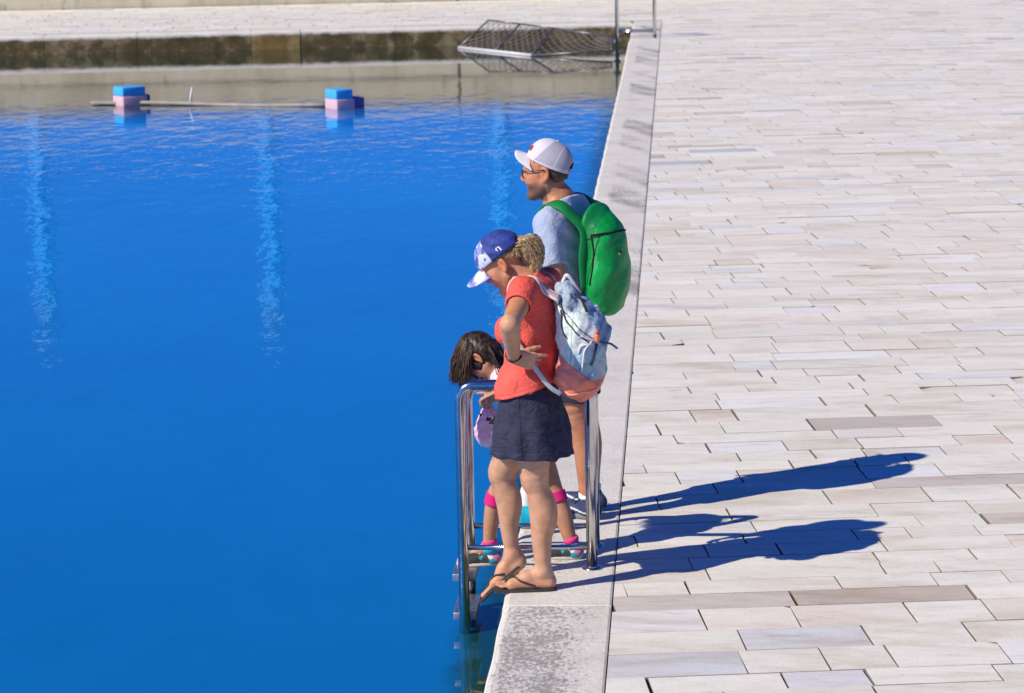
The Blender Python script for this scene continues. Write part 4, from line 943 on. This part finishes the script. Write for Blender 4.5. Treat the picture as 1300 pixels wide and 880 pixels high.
    V, Q = S.mesh(1); mesh_obj('shorts', V, Q, fabric('dark_blue_shorts', (.035, .045, .08), .9), o, O)
    # cap: white front, grey mesh behind with an opening above the strap
    face, H = H, Head(H.E + A(-.004, 0, .006), R(10), R(-19), 0, 1.0)
    K = Field(H.E - .17, H.E + .19, .003)
    K.ell(H.p(-.002, 0, .046), (.114, .091, .108), H.ax, .002); K.ell(H.p(.030, 0, .082), (.062, .066, .062), H.ax, .03)
    K.cut(H.p(0, 0, .036), -H.u - H.f * -.06); K.ell(H.p(-.118, 0, .052), (.034, .036, .028), H.ax, .003, 'sub')
    V, Q = K.mesh(1); ff, ll, uu = H.loc(V); C = np.tile(A(.42, .41, .47), (len(V), 1)); C *= 1 - .12 * ((np.sin(V[:, 2] * 900) * np.sin((V[:, 0] + V[:, 1]) * 900)) > .2)[:, None]
    fr = ff > .036 - .55 * (uu - .09); C[fr] = A(.63, .605, .66)
    C[np.abs(ff - .036 + .55 * (uu - .09)) < .002] = A(.36, .35, .40); C[(np.abs(ff + .035 + .1 * uu) < .0025) & ~fr] = A(.62, .61, .66); C[(uu < .049) & ~fr] = A(.58, .57, .62)
    hole = ((ff + .118) / .036) ** 2 + (ll / .038) ** 2 + ((uu - .052) / .030) ** 2 < 1.25; C[hole & (uu > .046)] = A(.025, .02, .02)
    cap = mesh_obj('cap', V, Q, fabric('white_cap_cloth', None, .75, .05, 60, 600), o, O, np.clip(C, .01, .9))
    mb = MB(); brim(mb, H, 1, (.68, .66, .72), .074, .092, .086, .049, -.10, 6.5); mb.obj('brim', fabric('white_brim_cloth', None, .75, .05), cap, O)
    mb = MB()
    for i, cc in enumerate(((.42, .05, .04), (.10, .06, .06), (.42, .05, .04))):
        c = H.p(.094, .035, .088 - .010 * (i - 1)); n = H.f * .8 + H.l * .55 + H.u * .3; n /= np.linalg.norm(n); a = np.cross(H.u, n); a /= np.linalg.norm(a); mb.add(*box(c + n * .0035, (.013, .0046, .003), [a, np.cross(n, a), n], .001), cc)
    mb.obj('badge', simple('stitched_badge', None, .7), cap, O)
    V, Q = tube([H.p(-.006, 0, .150), H.p(-.006, 0, .156), H.p(-.006, 0, .159)], [.008, .007, .003], 10); mesh_obj('button', V, Q, fabric('white_button', (.6, .6, .65)), cap, O)
    # glasses
    H = face
    mb = MB()
    for s in (1, -1):
        c = H.p(.112, s * .033, .012); e1 = H.l * .92 + H.f * -.30 * s; e2 = H.u
        mb.add(*tube([c + e1 * .024 * math.cos(a) + e2 * .020 * math.sin(a) * (1 if math.sin(a) < 0 else .85) for a in np.linspace(0, 2 * math.pi, 29)], .0026, 6, False))
        mb.add(*tube(spline([H.p(.104, s * .056, .020), H.p(.070, s * .078, .021), H.p(.0, s * .086, .024), H.p(-.012, s * .084, .010)], 6), .0026, 6))
    mb.add(*tube(spline([H.p(.118, .011, .016), H.p(.120, 0, .020), H.p(.118, -.011, .016)], 5), .0024, 6)); mb.obj('glasses', simple('dark_frame', (.03, .015, .012), .3), o, O)
    # trainers
    nv = simple('navy_shoe_cloth', None, .7, var=.15, vscale=60, bstr=.2, bscale=300); wh = fabric('white_sock', (.78, .78, .80)); so = simple('grey_blue_rubber', (.20, .21, .25), .6)
    def shoe(hl, yaw, L=.285):
        d = A(-math.cos(yaw), math.sin(yaw), 0); s = np.cross(A(0, 0, 1), d); hl = A(*hl); q = lambda a, b, c: hl + d * a + s * b + A(0, 0, c)
        G = Field(hl - A(.34, .30, .02), hl + A(.34, .34, .16), .004); sax = [d, s, A(0, 0, 1)]
        G.ell(q(.03, 0, .045), (.052, .036, .045), sax, .01); G.ell(q(.115, 0, .035), (.10, .038, .042), sax, .03); G.ell(q(L - .085, 0, .030), (.085, .046, .038), sax, .03); G.cone(q(.055, 0, .05), q(.06, 0, .088), .044, .043, .02); G.cone(q(.06, 0, .085), q(.06, 0, .12), .036, .036, .004, 'sub')
        G.cut(q(0, 0, .020), A(0, 0, -1)); V, Q = G.mesh(1); dd = V - hl; a = dd @ d; b = dd @ s; z = V[:, 2]
        C = np.tile(A(.030, .045, .12), (len(V), 1)); C[(np.abs(z - .045 - .18 * (a - .10)) < .004) & (a > .03) & (a < .20) & (np.abs(b) > .02)] = A(.7, .7, .72); C[(a > L - .055) & (z < .042)] = A(.10, .11, .18)
        sh = mesh_obj('shoe', V, Q, nv, o, O, C)
        P = []; n = 28
        for i in range(n):
            t = 2 * math.pi * i / n; a_ = L / 2 - (L / 2 - .012 + .012) * math.cos(t); w = (.037 + .012 * max(0, a_ / L)) * math.sin(t) * (1 + .12 * abs(math.sin(t))); P.append((a_, w))
        V = [q(a_, w * .98, .002) for a_, w in P] + [q(a_ , w * 1.04, .008) for a_, w in P] + [q(a_, w * 1.04, .023) for a_, w in P] + [q(a_, w * .92, .027) for a_, w in P]
        Fq = [tuple(range(n))[::-1]] + [(r * n + i, r * n + (i + 1) % n, (r + 1) * n + (i + 1) % n, (r + 1) * n + i) for r in range(3) for i in range(n)] + [tuple(range(3 * n, 4 * n))]
        mesh_obj('sole', V, Fq, so, sh, O)
        mb = MB()
        for j in range(4):
            a_ = .105 + .024 * j; zz = .085 - .012 * j - .004
            mb.add(*tube([q(a_, -.026, zz - .012), q(a_ + .006, 0, zz + .004), q(a_ + .012, .026, zz - .012)], .0035, 6))
        for sg in (1, -1): mb.add(*tube(spline([q(.10, 0, .088), q(.105, .022 * sg, .105), q(.125, .035 * sg, .085)], 5), .003, 6))
        mb.obj('lace', simple('navy_lace', (.02, .025, .08), .8), sh, O)
        V, Q = tube([q(.06, 0, .06), q(.06, 0, .10), q(.06, 0, .128)], [.040, .040, .041], 20); mesh_obj('sock', V, Q, wh, o, O)
    shoe(Y(.372, -.082, 0), R(33)); shoe(Y(.392, .085, 0), R(34))
    return o, T, ax
MAN, M_TOP, M_AX = man()
def green_bag():
    Y0 = 12.85; f, l, z = M_AX; b = -f; O = A(.42, Y0 - .09, 1.0)
    t = thing('backpack', 'plain bright green drop shaped backpack worn by the man', 'backpack', O)
    c = A(.265, Y0, 1.25) + b * .198; tl = z + b * .10; tl /= np.linalg.norm(tl); ax = [np.cross(l, tl), l, tl]
    F = Field(c - A(.28, .27, .36), c + A(.26, .26, .42), .004)
    F.ell(c - z * .095 + b * .0, (.088, .150, .145), ax, .05); F.ell(c + z * .02 - b * .006, (.078, .132, .165), ax, .05); F.rbox(c - z * .115 - b * .012, (.066, .128, .135), .045, ax, .03); F.ell(c + z * .115 - b * .022, (.052, .105, .10), ax, .06); F.ell(c + z * .195 - b * .065, (.028, .115, .075), [ax[0], ax[1], ax[2]], .07)
    F.warp(folds(.006, 17, 44, (1, 1, .5))); F.warp(lambda x, y, zz: .004 * np.abs(np.sin(14 * (x * .5 + (y - Y0) * .8) + 5 * zz + 1.5 * np.sin(8 * zz))) * np.clip((zz - 1.0) / .1, .2, 1)); F.warp(folds(.0028, 45, 45))
    F.warp(lambda x, y, zz: .0045 * np.sin(26 * (x * b[0] + (y - Y0) * b[1]) * 2 + 9 * zz + 3 * np.sin(9 * zz)) * np.clip((1.32 - zz) / .2, 0, 1))
    V, Q = F.mesh(1); d = V - c; s = d @ ax[0] * np.sign(ax[0] @ b); w = d @ l; h = d @ z
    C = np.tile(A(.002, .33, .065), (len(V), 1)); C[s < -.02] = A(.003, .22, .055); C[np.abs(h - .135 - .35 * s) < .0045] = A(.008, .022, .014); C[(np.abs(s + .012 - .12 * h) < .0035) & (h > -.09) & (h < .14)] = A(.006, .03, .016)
    mesh_obj('bag_body', V, Q, simple('green_nylon', None, .46, var=.22, vscale=9, bstr=.6, bscale=24, bdist=.012, spec=.3), t, O, np.clip(C, .002, .9))
    g2 = fabric('dark_green_webbing', (.004, .20, .055), .6)
    N = [M_TOP.snap(p, .004) for p in []]
    sh = A(.245, Y0, 1.43)
    for sg in (1, -1):
        S = sh + l * sg * .125
        pts = [S + b * .085 + z * .06, S + b * .04 + z * .085, S - b * .04 + z * .06, S - b * .105 - z * .06, S - b * .12 - z * .18, S - b * .07 + l * sg * .055 - z * .28, S + b * .06 + l * sg * .05 - z * .34]
        V, Q = snapped_ribbon(M_TOP, pts, .066, .007, .007, 8, [c - z * .12 + l * sg * .125 - b * .045, c + z * .03 + l * sg * .125 - b * .055, c + z * .155 + l * sg * .105 - b * .055]); mesh_obj('shoulder_strap', V, Q, g2, t, O)
    V, Q = tube(np.array([F.snap(p, .002) for p in spline([c + z * .14 + l * .13 - b * .02, c + z * .05 + l * .15 - b * .0, c - z * .09 + l * .15 - b * .01], 8)]), .004, 6); mesh_obj('piping', V, Q, fabric('dark_piping', (.005, .02, .012)), t, O)
    V, Q = tube(np.array([F.snap(p, .002) for p in spline([c + z * .14 + l * .13 - b * .02, c + z * .15 + l * .06 + b * .06, c + z * .15 + b * .07, c + z * .14 - l * .1 + b * .04], 8)]), .0048, 6); mesh_obj('piping', V, Q, fabric('dark_piping', (.005, .02, .012)), t, O)
    p = F.snap(c + z * .055 + b * .09 + l * .03, .002); n = F.grad(p); a = np.cross(n, z); a /= np.linalg.norm(a); mb = MB(); mb.add(*box(p, (.010, .007, .003), [a, np.cross(n, a), n], .002), (.02, .03, .02)); mb.add(*box(p + a * .006 + n * .002 + z * -.006, (.006, .005, .003), [a, np.cross(n, a), n], .0015), (.35, .30, .10)); mb.obj('badge', simple('small_badge', None, .6), t, O)
green_bag()

# ------------------------------------------------------------------ the girl
def girl():
    Y0 = 12.1; O = A(.05, Y0, 0); Y = lambda x, y, z, *r: (x, Y0 + y, z, *r)
    ax = yawframe(R(12)); H = Head(Y(-.110, -.005, .930), R(20), R(66), 0, .88)
    F = Field(Y(-.34, -.22, -.05), Y(.38, .24, 1.08), .004)
    hip, ch = A(*Y(.075, 0, .60)), A(*Y(.01, 0, .79)); tr = ch - hip; tr /= np.linalg.norm(tr); fx = np.cross(ax[1], tr); bx = [fx, ax[1], tr]
    tor = [(hip, (.075, .10, .09)), ((hip + ch) / 2, (.066, .088, .13)), (ch, (.068, .098, .10)), (ch + tr * .07, (.048, .095, .045))]
    for c, r in tor: F.ell(c, r, bx, .05)
    F.chain([(*(ch + tr * .07), .040), Y(-.065, 0, .905, .036), Y(-.11, 0, .935, .040)], .02); H.build(F, .75, .82)
    SN, SF = A(*Y(-.005, -.095, .845)), A(*Y(.02, .10, .845)); EN, WN = A(*Y(.045, -.125, .72)), A(*Y(-.055, -.115, .775)); EF, WF = A(*Y(-.02, .15, .68)), A(*Y(-.13, .16, .775))
    for S, E, W in ((SN, EN, WN), (SF, EF, WF)): F.chain([(*S, .036), (*E, .027)], .02); F.chain([(*E, .028), (*(E * .65 + W * .35), .027), (*W, .020)], .012)
    hand(F, WN, A(-.6, -.1, -.42), A(-.3, -.9, .3), A(-.4, 0, .8), (55, 70, 45), .68); hand(F, WF, A(-.9, .1, -.1), A(0, .3, .9), A(0, -1, 0), (40, 60, 40), .68)
    F.chain([Y(.10, .06, .56, .068), Y(.185, .03, .325, .046), Y(.200, .02, .29, .043), Y(.235, .0, .20, .042), Y(.268, -.02, .085, .029), Y(.275, -.025, .05, .029)], .02)
    F.chain([Y(.07, -.055, .56, .066), Y(-.040, -.035, .345, .042), Y(-.062, -.032, .30, .040), Y(-.084, -.02, .20, .037), Y(-.098, -.01, .085, .029), Y(-.098, -.008, .05, .029)], .02)
    F.cone(Y(.27, -.025, .05), Y(.215, -.03, .025), .028, .022, .015); F.cone(Y(-.098, -.008, .05), Y(-.17, .0, .02), .028, .022, .015)
    V, Q = F.mesh(); C = np.tile(A(.50, .25, .145), (len(V), 1)) + paint_noise(V, .018, 30, 5); C = H.paint(V, C, (.42, .15, .12), (.05, .03, .02))
    o = mesh_obj('person', V, Q, M_SKIN, None, O, np.clip(C, .01, .9)); tag(o, 'small dark haired girl bending over between the ladder rails, mostly behind the woman', 'person'); H.eyes(o, O, M_EYE)
    # top, magenta shorts, bands, socks
    T = Field(Y(-.14, -.2, .46), Y(.26, .2, .96), .004)
    for c, r in tor[1:]: T.ell(c, np.array(r) + .010, bx, .05)
    T.ell(hip + A(0, 0, .02), (.088, .112, .09), bx, .04); T.cut(A(*Y(-.045, 0, .90)), A(-.8, 0, .6))
    T.sleeve([(*SN, .048), (*(SN * .7 + EN * .3), .046), (*(SN * .5 + EN * .5), .043)], .02, .008); T.sleeve([(*SF, .048), (*(SF * .7 + EF * .3), .046), (*(SF * .5 + EF * .5), .043)], .02, .008)
    T.warp(folds(.003, 36, 3)); V, Q = T.mesh(1); mesh_obj('shirt', V, Q, fabric('white_rose_jersey', (.74, .62, .66)), o, O)
    mg = fabric('magenta_jersey', (.70, .02, .20), .8)
    L = Field(Y(-.2, -.2, .22), Y(.32, .2, .68), .004); L.ell(hip, (.085, .11, .095), bx, .04)
    L.chain([Y(.10, .06, .56, .076), Y(.185, .03, .325, .053)], .02); L.chain([Y(.07, -.055, .56, .074), Y(-.04, -.035, .345, .050)], .02); L.warp(folds(.0028, 60, 6)); L.cut(Y(0, 0, .445), A(0, 0, -1)); V, Q = L.mesh(1); mesh_obj('shorts', V, Q, mg, o, O)
    for k_, pts in enumerate(([Y(.200, .02, .298, .0475), Y(.206, .016, .28, .049), Y(.216, .01, .252, .047)], [Y(-.062, -.032, .305, .0445), Y(-.068, -.029, .28, .0465), Y(-.075, -.026, .252, .044)])):
        V, Q = tube([A(*p[:3]) for p in spline([q[:3] for q in pts], 4)], .0475 - .003 * k_, 20); mesh_obj('knee_band', V, Q, mg, o, O)
    pk, bl = fabric('pink_sock', (.80, .06, .28)), fabric('turquoise_sock', (.02, .42, .66)); shm = simple('patterned_shoe_cloth', None, .7, var=.05, bstr=.15)
    def kit(ank, heel, yaw, gz):
        x, y, _ = ank
        V, Q = tube([A(*Y(x, y, gz + .072)), A(*Y(x, y, gz + .092)), A(*Y(x - .002, y, gz + .098))], [.0345, .036, .033], 18); mesh_obj('sock', V, Q, pk, o, O)
        V, Q = tube([A(*Y(x + .004, y, gz + .04)), A(*Y(x, y, gz + .073))], [.038, .0365], 18); mesh_obj('sock', V, Q, bl, o, O)
        d = A(-math.cos(yaw), math.sin(yaw), 0); s = np.cross(A(0, 0, 1), d); hl = A(*Y(*heel)); q = lambda a, b, c: hl + d * a + s * b + A(0, 0, c); sax = [d, s, A(0, 0, 1)]
        G = Field(hl - A(.25, .2, .02), hl + A(.2, .22, .12), .003); G.ell(q(.03, 0, .034), (.036, .029, .036), sax, .01); G.ell(q(.09, 0, .026), (.07, .032, .034), sax, .03); G.ell(q(.148, 0, .020), (.050, .034, .027), sax, .03); G.cut(q(0, 0, .012), A(0, 0, -1))
        V, Q = G.mesh(1); gg = np.random.default_rng(4); P = gg.uniform((0, -.04, 0), (.2, .04, .06), (64, 3)); pal = np.array([(.02, .33, .40), (.62, .60, .58), (.025, .025, .03), (.03, .42, .52), (.70, .68, .66), (.02, .05, .06), (.70, .22, .38), (.03, .38, .45)]); ki = gg.integers(0, 8, 64)
        dd = V - hl; loc = np.stack([dd @ d, dd @ s, dd[:, 2]], 1); C = pal[ki[np.argmin(((loc[:, None] - P[None]) ** 2).sum(2), 1)]]; C[loc[:, 0] > .178] = A(.80, .30, .40)
        sh = mesh_obj('shoe', V, Q, shm, o, O, C); n = 24
        P = [(.1 - .1 * math.cos(2 * math.pi * i / n), (.028 + .006 * (1 - math.cos(2 * math.pi * i / n)) / 2) * math.sin(2 * math.pi * i / n) * (1 + .15 * abs(math.sin(2 * math.pi * i / n)))) for i in range(n)]
        V = [q(a, w, 0.001) for a, w in P] + [q(a, w * 1.05, .006) for a, w in P] + [q(a, w * 1.04, .016) for a, w in P]; Fq = [tuple(range(n))[::-1]] + [(r * n + i, r * n + (i + 1) % n, (r + 1) * n + (i + 1) % n, (r + 1) * n + i) for r in range(2) for i in range(n)] + [tuple(range(2 * n, 3 * n))]
        mesh_obj('sole', V, Fq, simple('pale_rubber', (.55, .52, .47), .7), sh, O)
    kit((.272, -.024, 0), (.325, -.035, .0), R(4), 0); kit((-.098, -.008, 0), (-.050, -.010, -.034), R(-2), -.015)
    # wet dark hair: a cap of strands hanging towards the water
    G = Field(H.E - .17, H.E + .17, .003); k = H.k
    G.ell(H.p(-.006, 0, .050), A(.106, .088, .094) * k, H.ax, .01); G.ell(H.p(-.040, 0, -.01), A(.066, .080, .085) * k, H.ax, .03); G.ell(H.p(.03, 0, -.005), A(.055, .082, .07) * k, H.ax, .02); G.cut(H.p(.086, 0, .055), H.f - H.u * .30)
    for s in (1, -1): G.ell(H.p(-.004, s * .088, .0), A(.026, .028, .036) * k, H.ax, .006, 'sub')
    G.warp(folds(.0015, 90, 3, (1, 1, .3))); V, Q = G.mesh(1); C = np.tile(A(.030, .017, .010), (len(V), 1)) * (1 + paint_noise(V, .5, 140, 4))
    hm = simple('wet_dark_hair', None, .46, var=.35, vscale=90, bstr=.3, bscale=300, spec=.4); hair = mesh_obj('hair', V, Q, hm, o, O, np.clip(C, .003, .9))
    mb = MB(); g = np.random.default_rng(6)
    for i in range(1500):
        a = g.uniform(-1, 1); sd = g.choice([1, 1, 1, -1]); th = g.uniform(-.2, 1.15) * math.pi / 2
        # root along the crown, falling by gravity over the skull and off the brow
        bdir = H.u * math.cos(th) * g.uniform(.7, 1) + H.l * sd * math.sin(th) * .9 + H.f * g.uniform(-.75, .85); bdir /= np.linalg.norm(bdir)
        P = [H.p(-.008, 0, .050) + bdir * .088 * k]; fall = A(-.16, 0, -1) if g.random() < .7 else A(.02, 0, -1); L = g.uniform(.07, .17); wv = g.normal(0, .5, 3); v = bdir * .3 + fall * .7
        for j in range(9):
            p = P[-1] + v / np.linalg.norm(v) * L / 9; loc = (p - H.p(-.008, 0, .050)); e = math.sqrt((loc @ H.f / .110) ** 2 + (loc @ H.l / .092) ** 2 + (loc @ H.u / .098) ** 2) / k
            if e < 1: p = H.p(-.008, 0, .050) + loc / e
            P.append(p); v = v * .55 + fall * .45 + g.normal(0, .05, 3) + wv * .28 * math.sin(j * 1.3)
        if P[-1][2] < .795 + .02 * g.random(): continue
        q = np.array(H.loc(np.array(P))); 
        if ((np.abs(q[0] + .002) < .015) & (np.abs(q[2] - .002) < .022) & (q[1] > .06)).any(): continue
        col = [(.05, .026, .014), (.075, .04, .021), (.030, .016, .010), (.12, .066, .034), (.22, .13, .065)][g.choice(5, p=[.34, .3, .2, .11, .05])]
        strand_mesh(mb, P, .0022, .0007, col, 4)
    for i in range(1100):     # locks falling beside the face
        r = H.p(g.uniform(-.06, .10), g.choice([1, 1, -1]) * g.uniform(.060, .088), g.uniform(.015, .085)); L = g.uniform(.09, .19); P = [r]; v = H.l * np.sign((r - H.E) @ H.l) * .12 + A(-.12, 0, -1); wv = g.normal(0, .5, 3)
        for j in range(8): P.append(P[-1] + v / np.linalg.norm(v) * L / 8); v = v * .6 + .4 * A(-.10, 0, -1) + wv * .22 * math.sin(j * 1.4)
        q = np.array(H.loc(np.array(P)))
        if P[-1][2] < .79 or ((np.abs(q[0] + .002) < .015) & (np.abs(q[2] - .002) < .022) & (q[1] > .06)).any(): continue
        strand_mesh(mb, P, .0022, .0007, [(.035, .019, .011), (.055, .030, .016), (.020, .012, .008), (.11, .06, .03)][g.choice(4, p=[.4, .3, .2, .1])], 4)
    for i in range(150):     # tail of hair lying back over the neck
        p0 = H.p(-.085, g.uniform(-.06, .06), .03 + g.normal(0, .02)); q = A(*Y(g.uniform(-.05, .0), -.02 + g.normal(0, .045), .905 + g.normal(0, .02)))
        strand_mesh(mb, spline([p0, (p0 + q) / 2 + A(0, 0, .022), q, q + A(.02, 0, -.05)], 5), .0034, .0015, (.03, .018, .012), 4)
    mb.obj('strands', hm, hair, O)
    V, Q = tube([WN + A(.006, 0, -.022) + A(.024 * math.sin(a), .016 * math.cos(a), .012 * math.sin(a)) + A(.012, 0, .022) for a in np.linspace(0, 6.28, 20)], .003, 6); mesh_obj('bracelet', V, Q, simple('dark_cord', (.02, .02, .02), .5), o, O)
    return o, WN
GIRL, G_W = girl()
def fluffy_purse():
    c = A(-.092, 12.0, .632); O = c - A(0, 0, .1)
    t = thing('plush_purse', 'fluffy pale pink purse with a small black bow hanging from the girl\'s hand', 'purse', O)
    F = Field(c - .14, c + A(.14, .14, .16), .003); F.ell(c + A(.004, 0, -.02), (.060, .038, .078), None, .02); F.ell(c + A(.010, 0, .045), (.038, .030, .05), None, .03)
    n1, n2 = folds(.0035, 110, 2), folds(.002, 230, 5); F.warp(lambda x, y, z: n1(x, y, z) + n2(x, y, z)); V, Q = F.mesh(0)
    C = np.tile(A(.92, .56, .74), (len(V), 1)); C = C + np.clip((c[2] - .05 - V[:, 2]) / .05, 0, 1)[:, None] * A(.02, .25, .12); C *= 1 + paint_noise(V, .08, 120, 4)
    body = mesh_obj('purse_body', V, Q, simple('pink_fur', None, .95, var=.1, vscale=120, bstr=.6, bscale=350, bdist=.004), t, O, np.clip(C, .01, .88))
    mb = MB(); g = np.random.default_rng(3)
    for i in g.choice(len(V), 900): 
        n = V[i] - c; n /= np.linalg.norm(n); d = n + g.normal(0, .5, 3); mb.add(*tube([V[i], V[i] + d * .0015, V[i] + d * .003 + A(0, 0, -.001)], [.0009, .0007, .0004], 3, False), tuple(np.clip(A(.90, .60, .76) * g.uniform(.85, 1.05), 0, .9)))
    mb.obj('fur', simple('pink_fur_tips', None, .9), body, O)
    blk = simple('black_ribbon', (.012, .012, .015), .6); p = c + A(.022, -.034, .034); mb = MB()
    for s in (1, -1): mb.add(*tube([p, p + A(.010 * s, -.004, .004), p + A(.020 * s, -.002, .006)], [.003, .009, .011], 6)); mb.add(*tube([p, p + A(.008 * s, -.002, -.018)], [.003, .005], 6))
    mb.obj('bow', blk, t, O)
    p = c + A(-.028, -.026, .056); mb = MB(); mb.add(*tube([p - A(0, 0, .006), p + A(0, -.002, .006)], [.004, .004], 6)); mb.obj('bead', blk, t, O)
    V, Q = tube(spline([c + A(.0, 0, .075), G_W + A(-.035, -.02, -.03), G_W + A(-.04, .01, .0), c + A(.022, 0, .075)], 6), .004, 6); mesh_obj('strap', V, Q, fabric('rose_strap', (.75, .40, .55)), t, O)
fluffy_purse()
def beach_bag():
    c = A(.045, 12.66, 0); t = thing('beach_bag', 'small turquoise bag with a white cloth on the quay edge behind the woman\'s legs', 'bag', c)
    F = Field(c - A(.10, .12, .02), c + A(.10, .12, .24), .004); F.rbox(c + A(0, 0, .055), (.055, .08, .052), .03, None, .01); F.warp(folds(.004, 30, 4)); F.cut(c + A(0, 0, .004), A(0, 0, -1)); V, Q = F.mesh(1)
    C = np.tile(A(.01, .42, .60), (len(V), 1)); C[V[:, 2] < .022] = A(.55, .10, .05); mesh_obj('bag_body', V, Q, fabric('turquoise_canvas', None), t, c, C)
    F = Field(c - A(.10, .12, -.06), c + A(.10, .12, .26), .004); F.cone(c + A(-.008, 0, .10), c + A(.006, 0, .20), .036, .024, .01); F.warp(folds(.006, 40, 7)); V, Q = F.mesh(1); mesh_obj('cloth', V, Q, fabric('white_cotton', (.78, .77, .75)), t, c)
beach_bag()
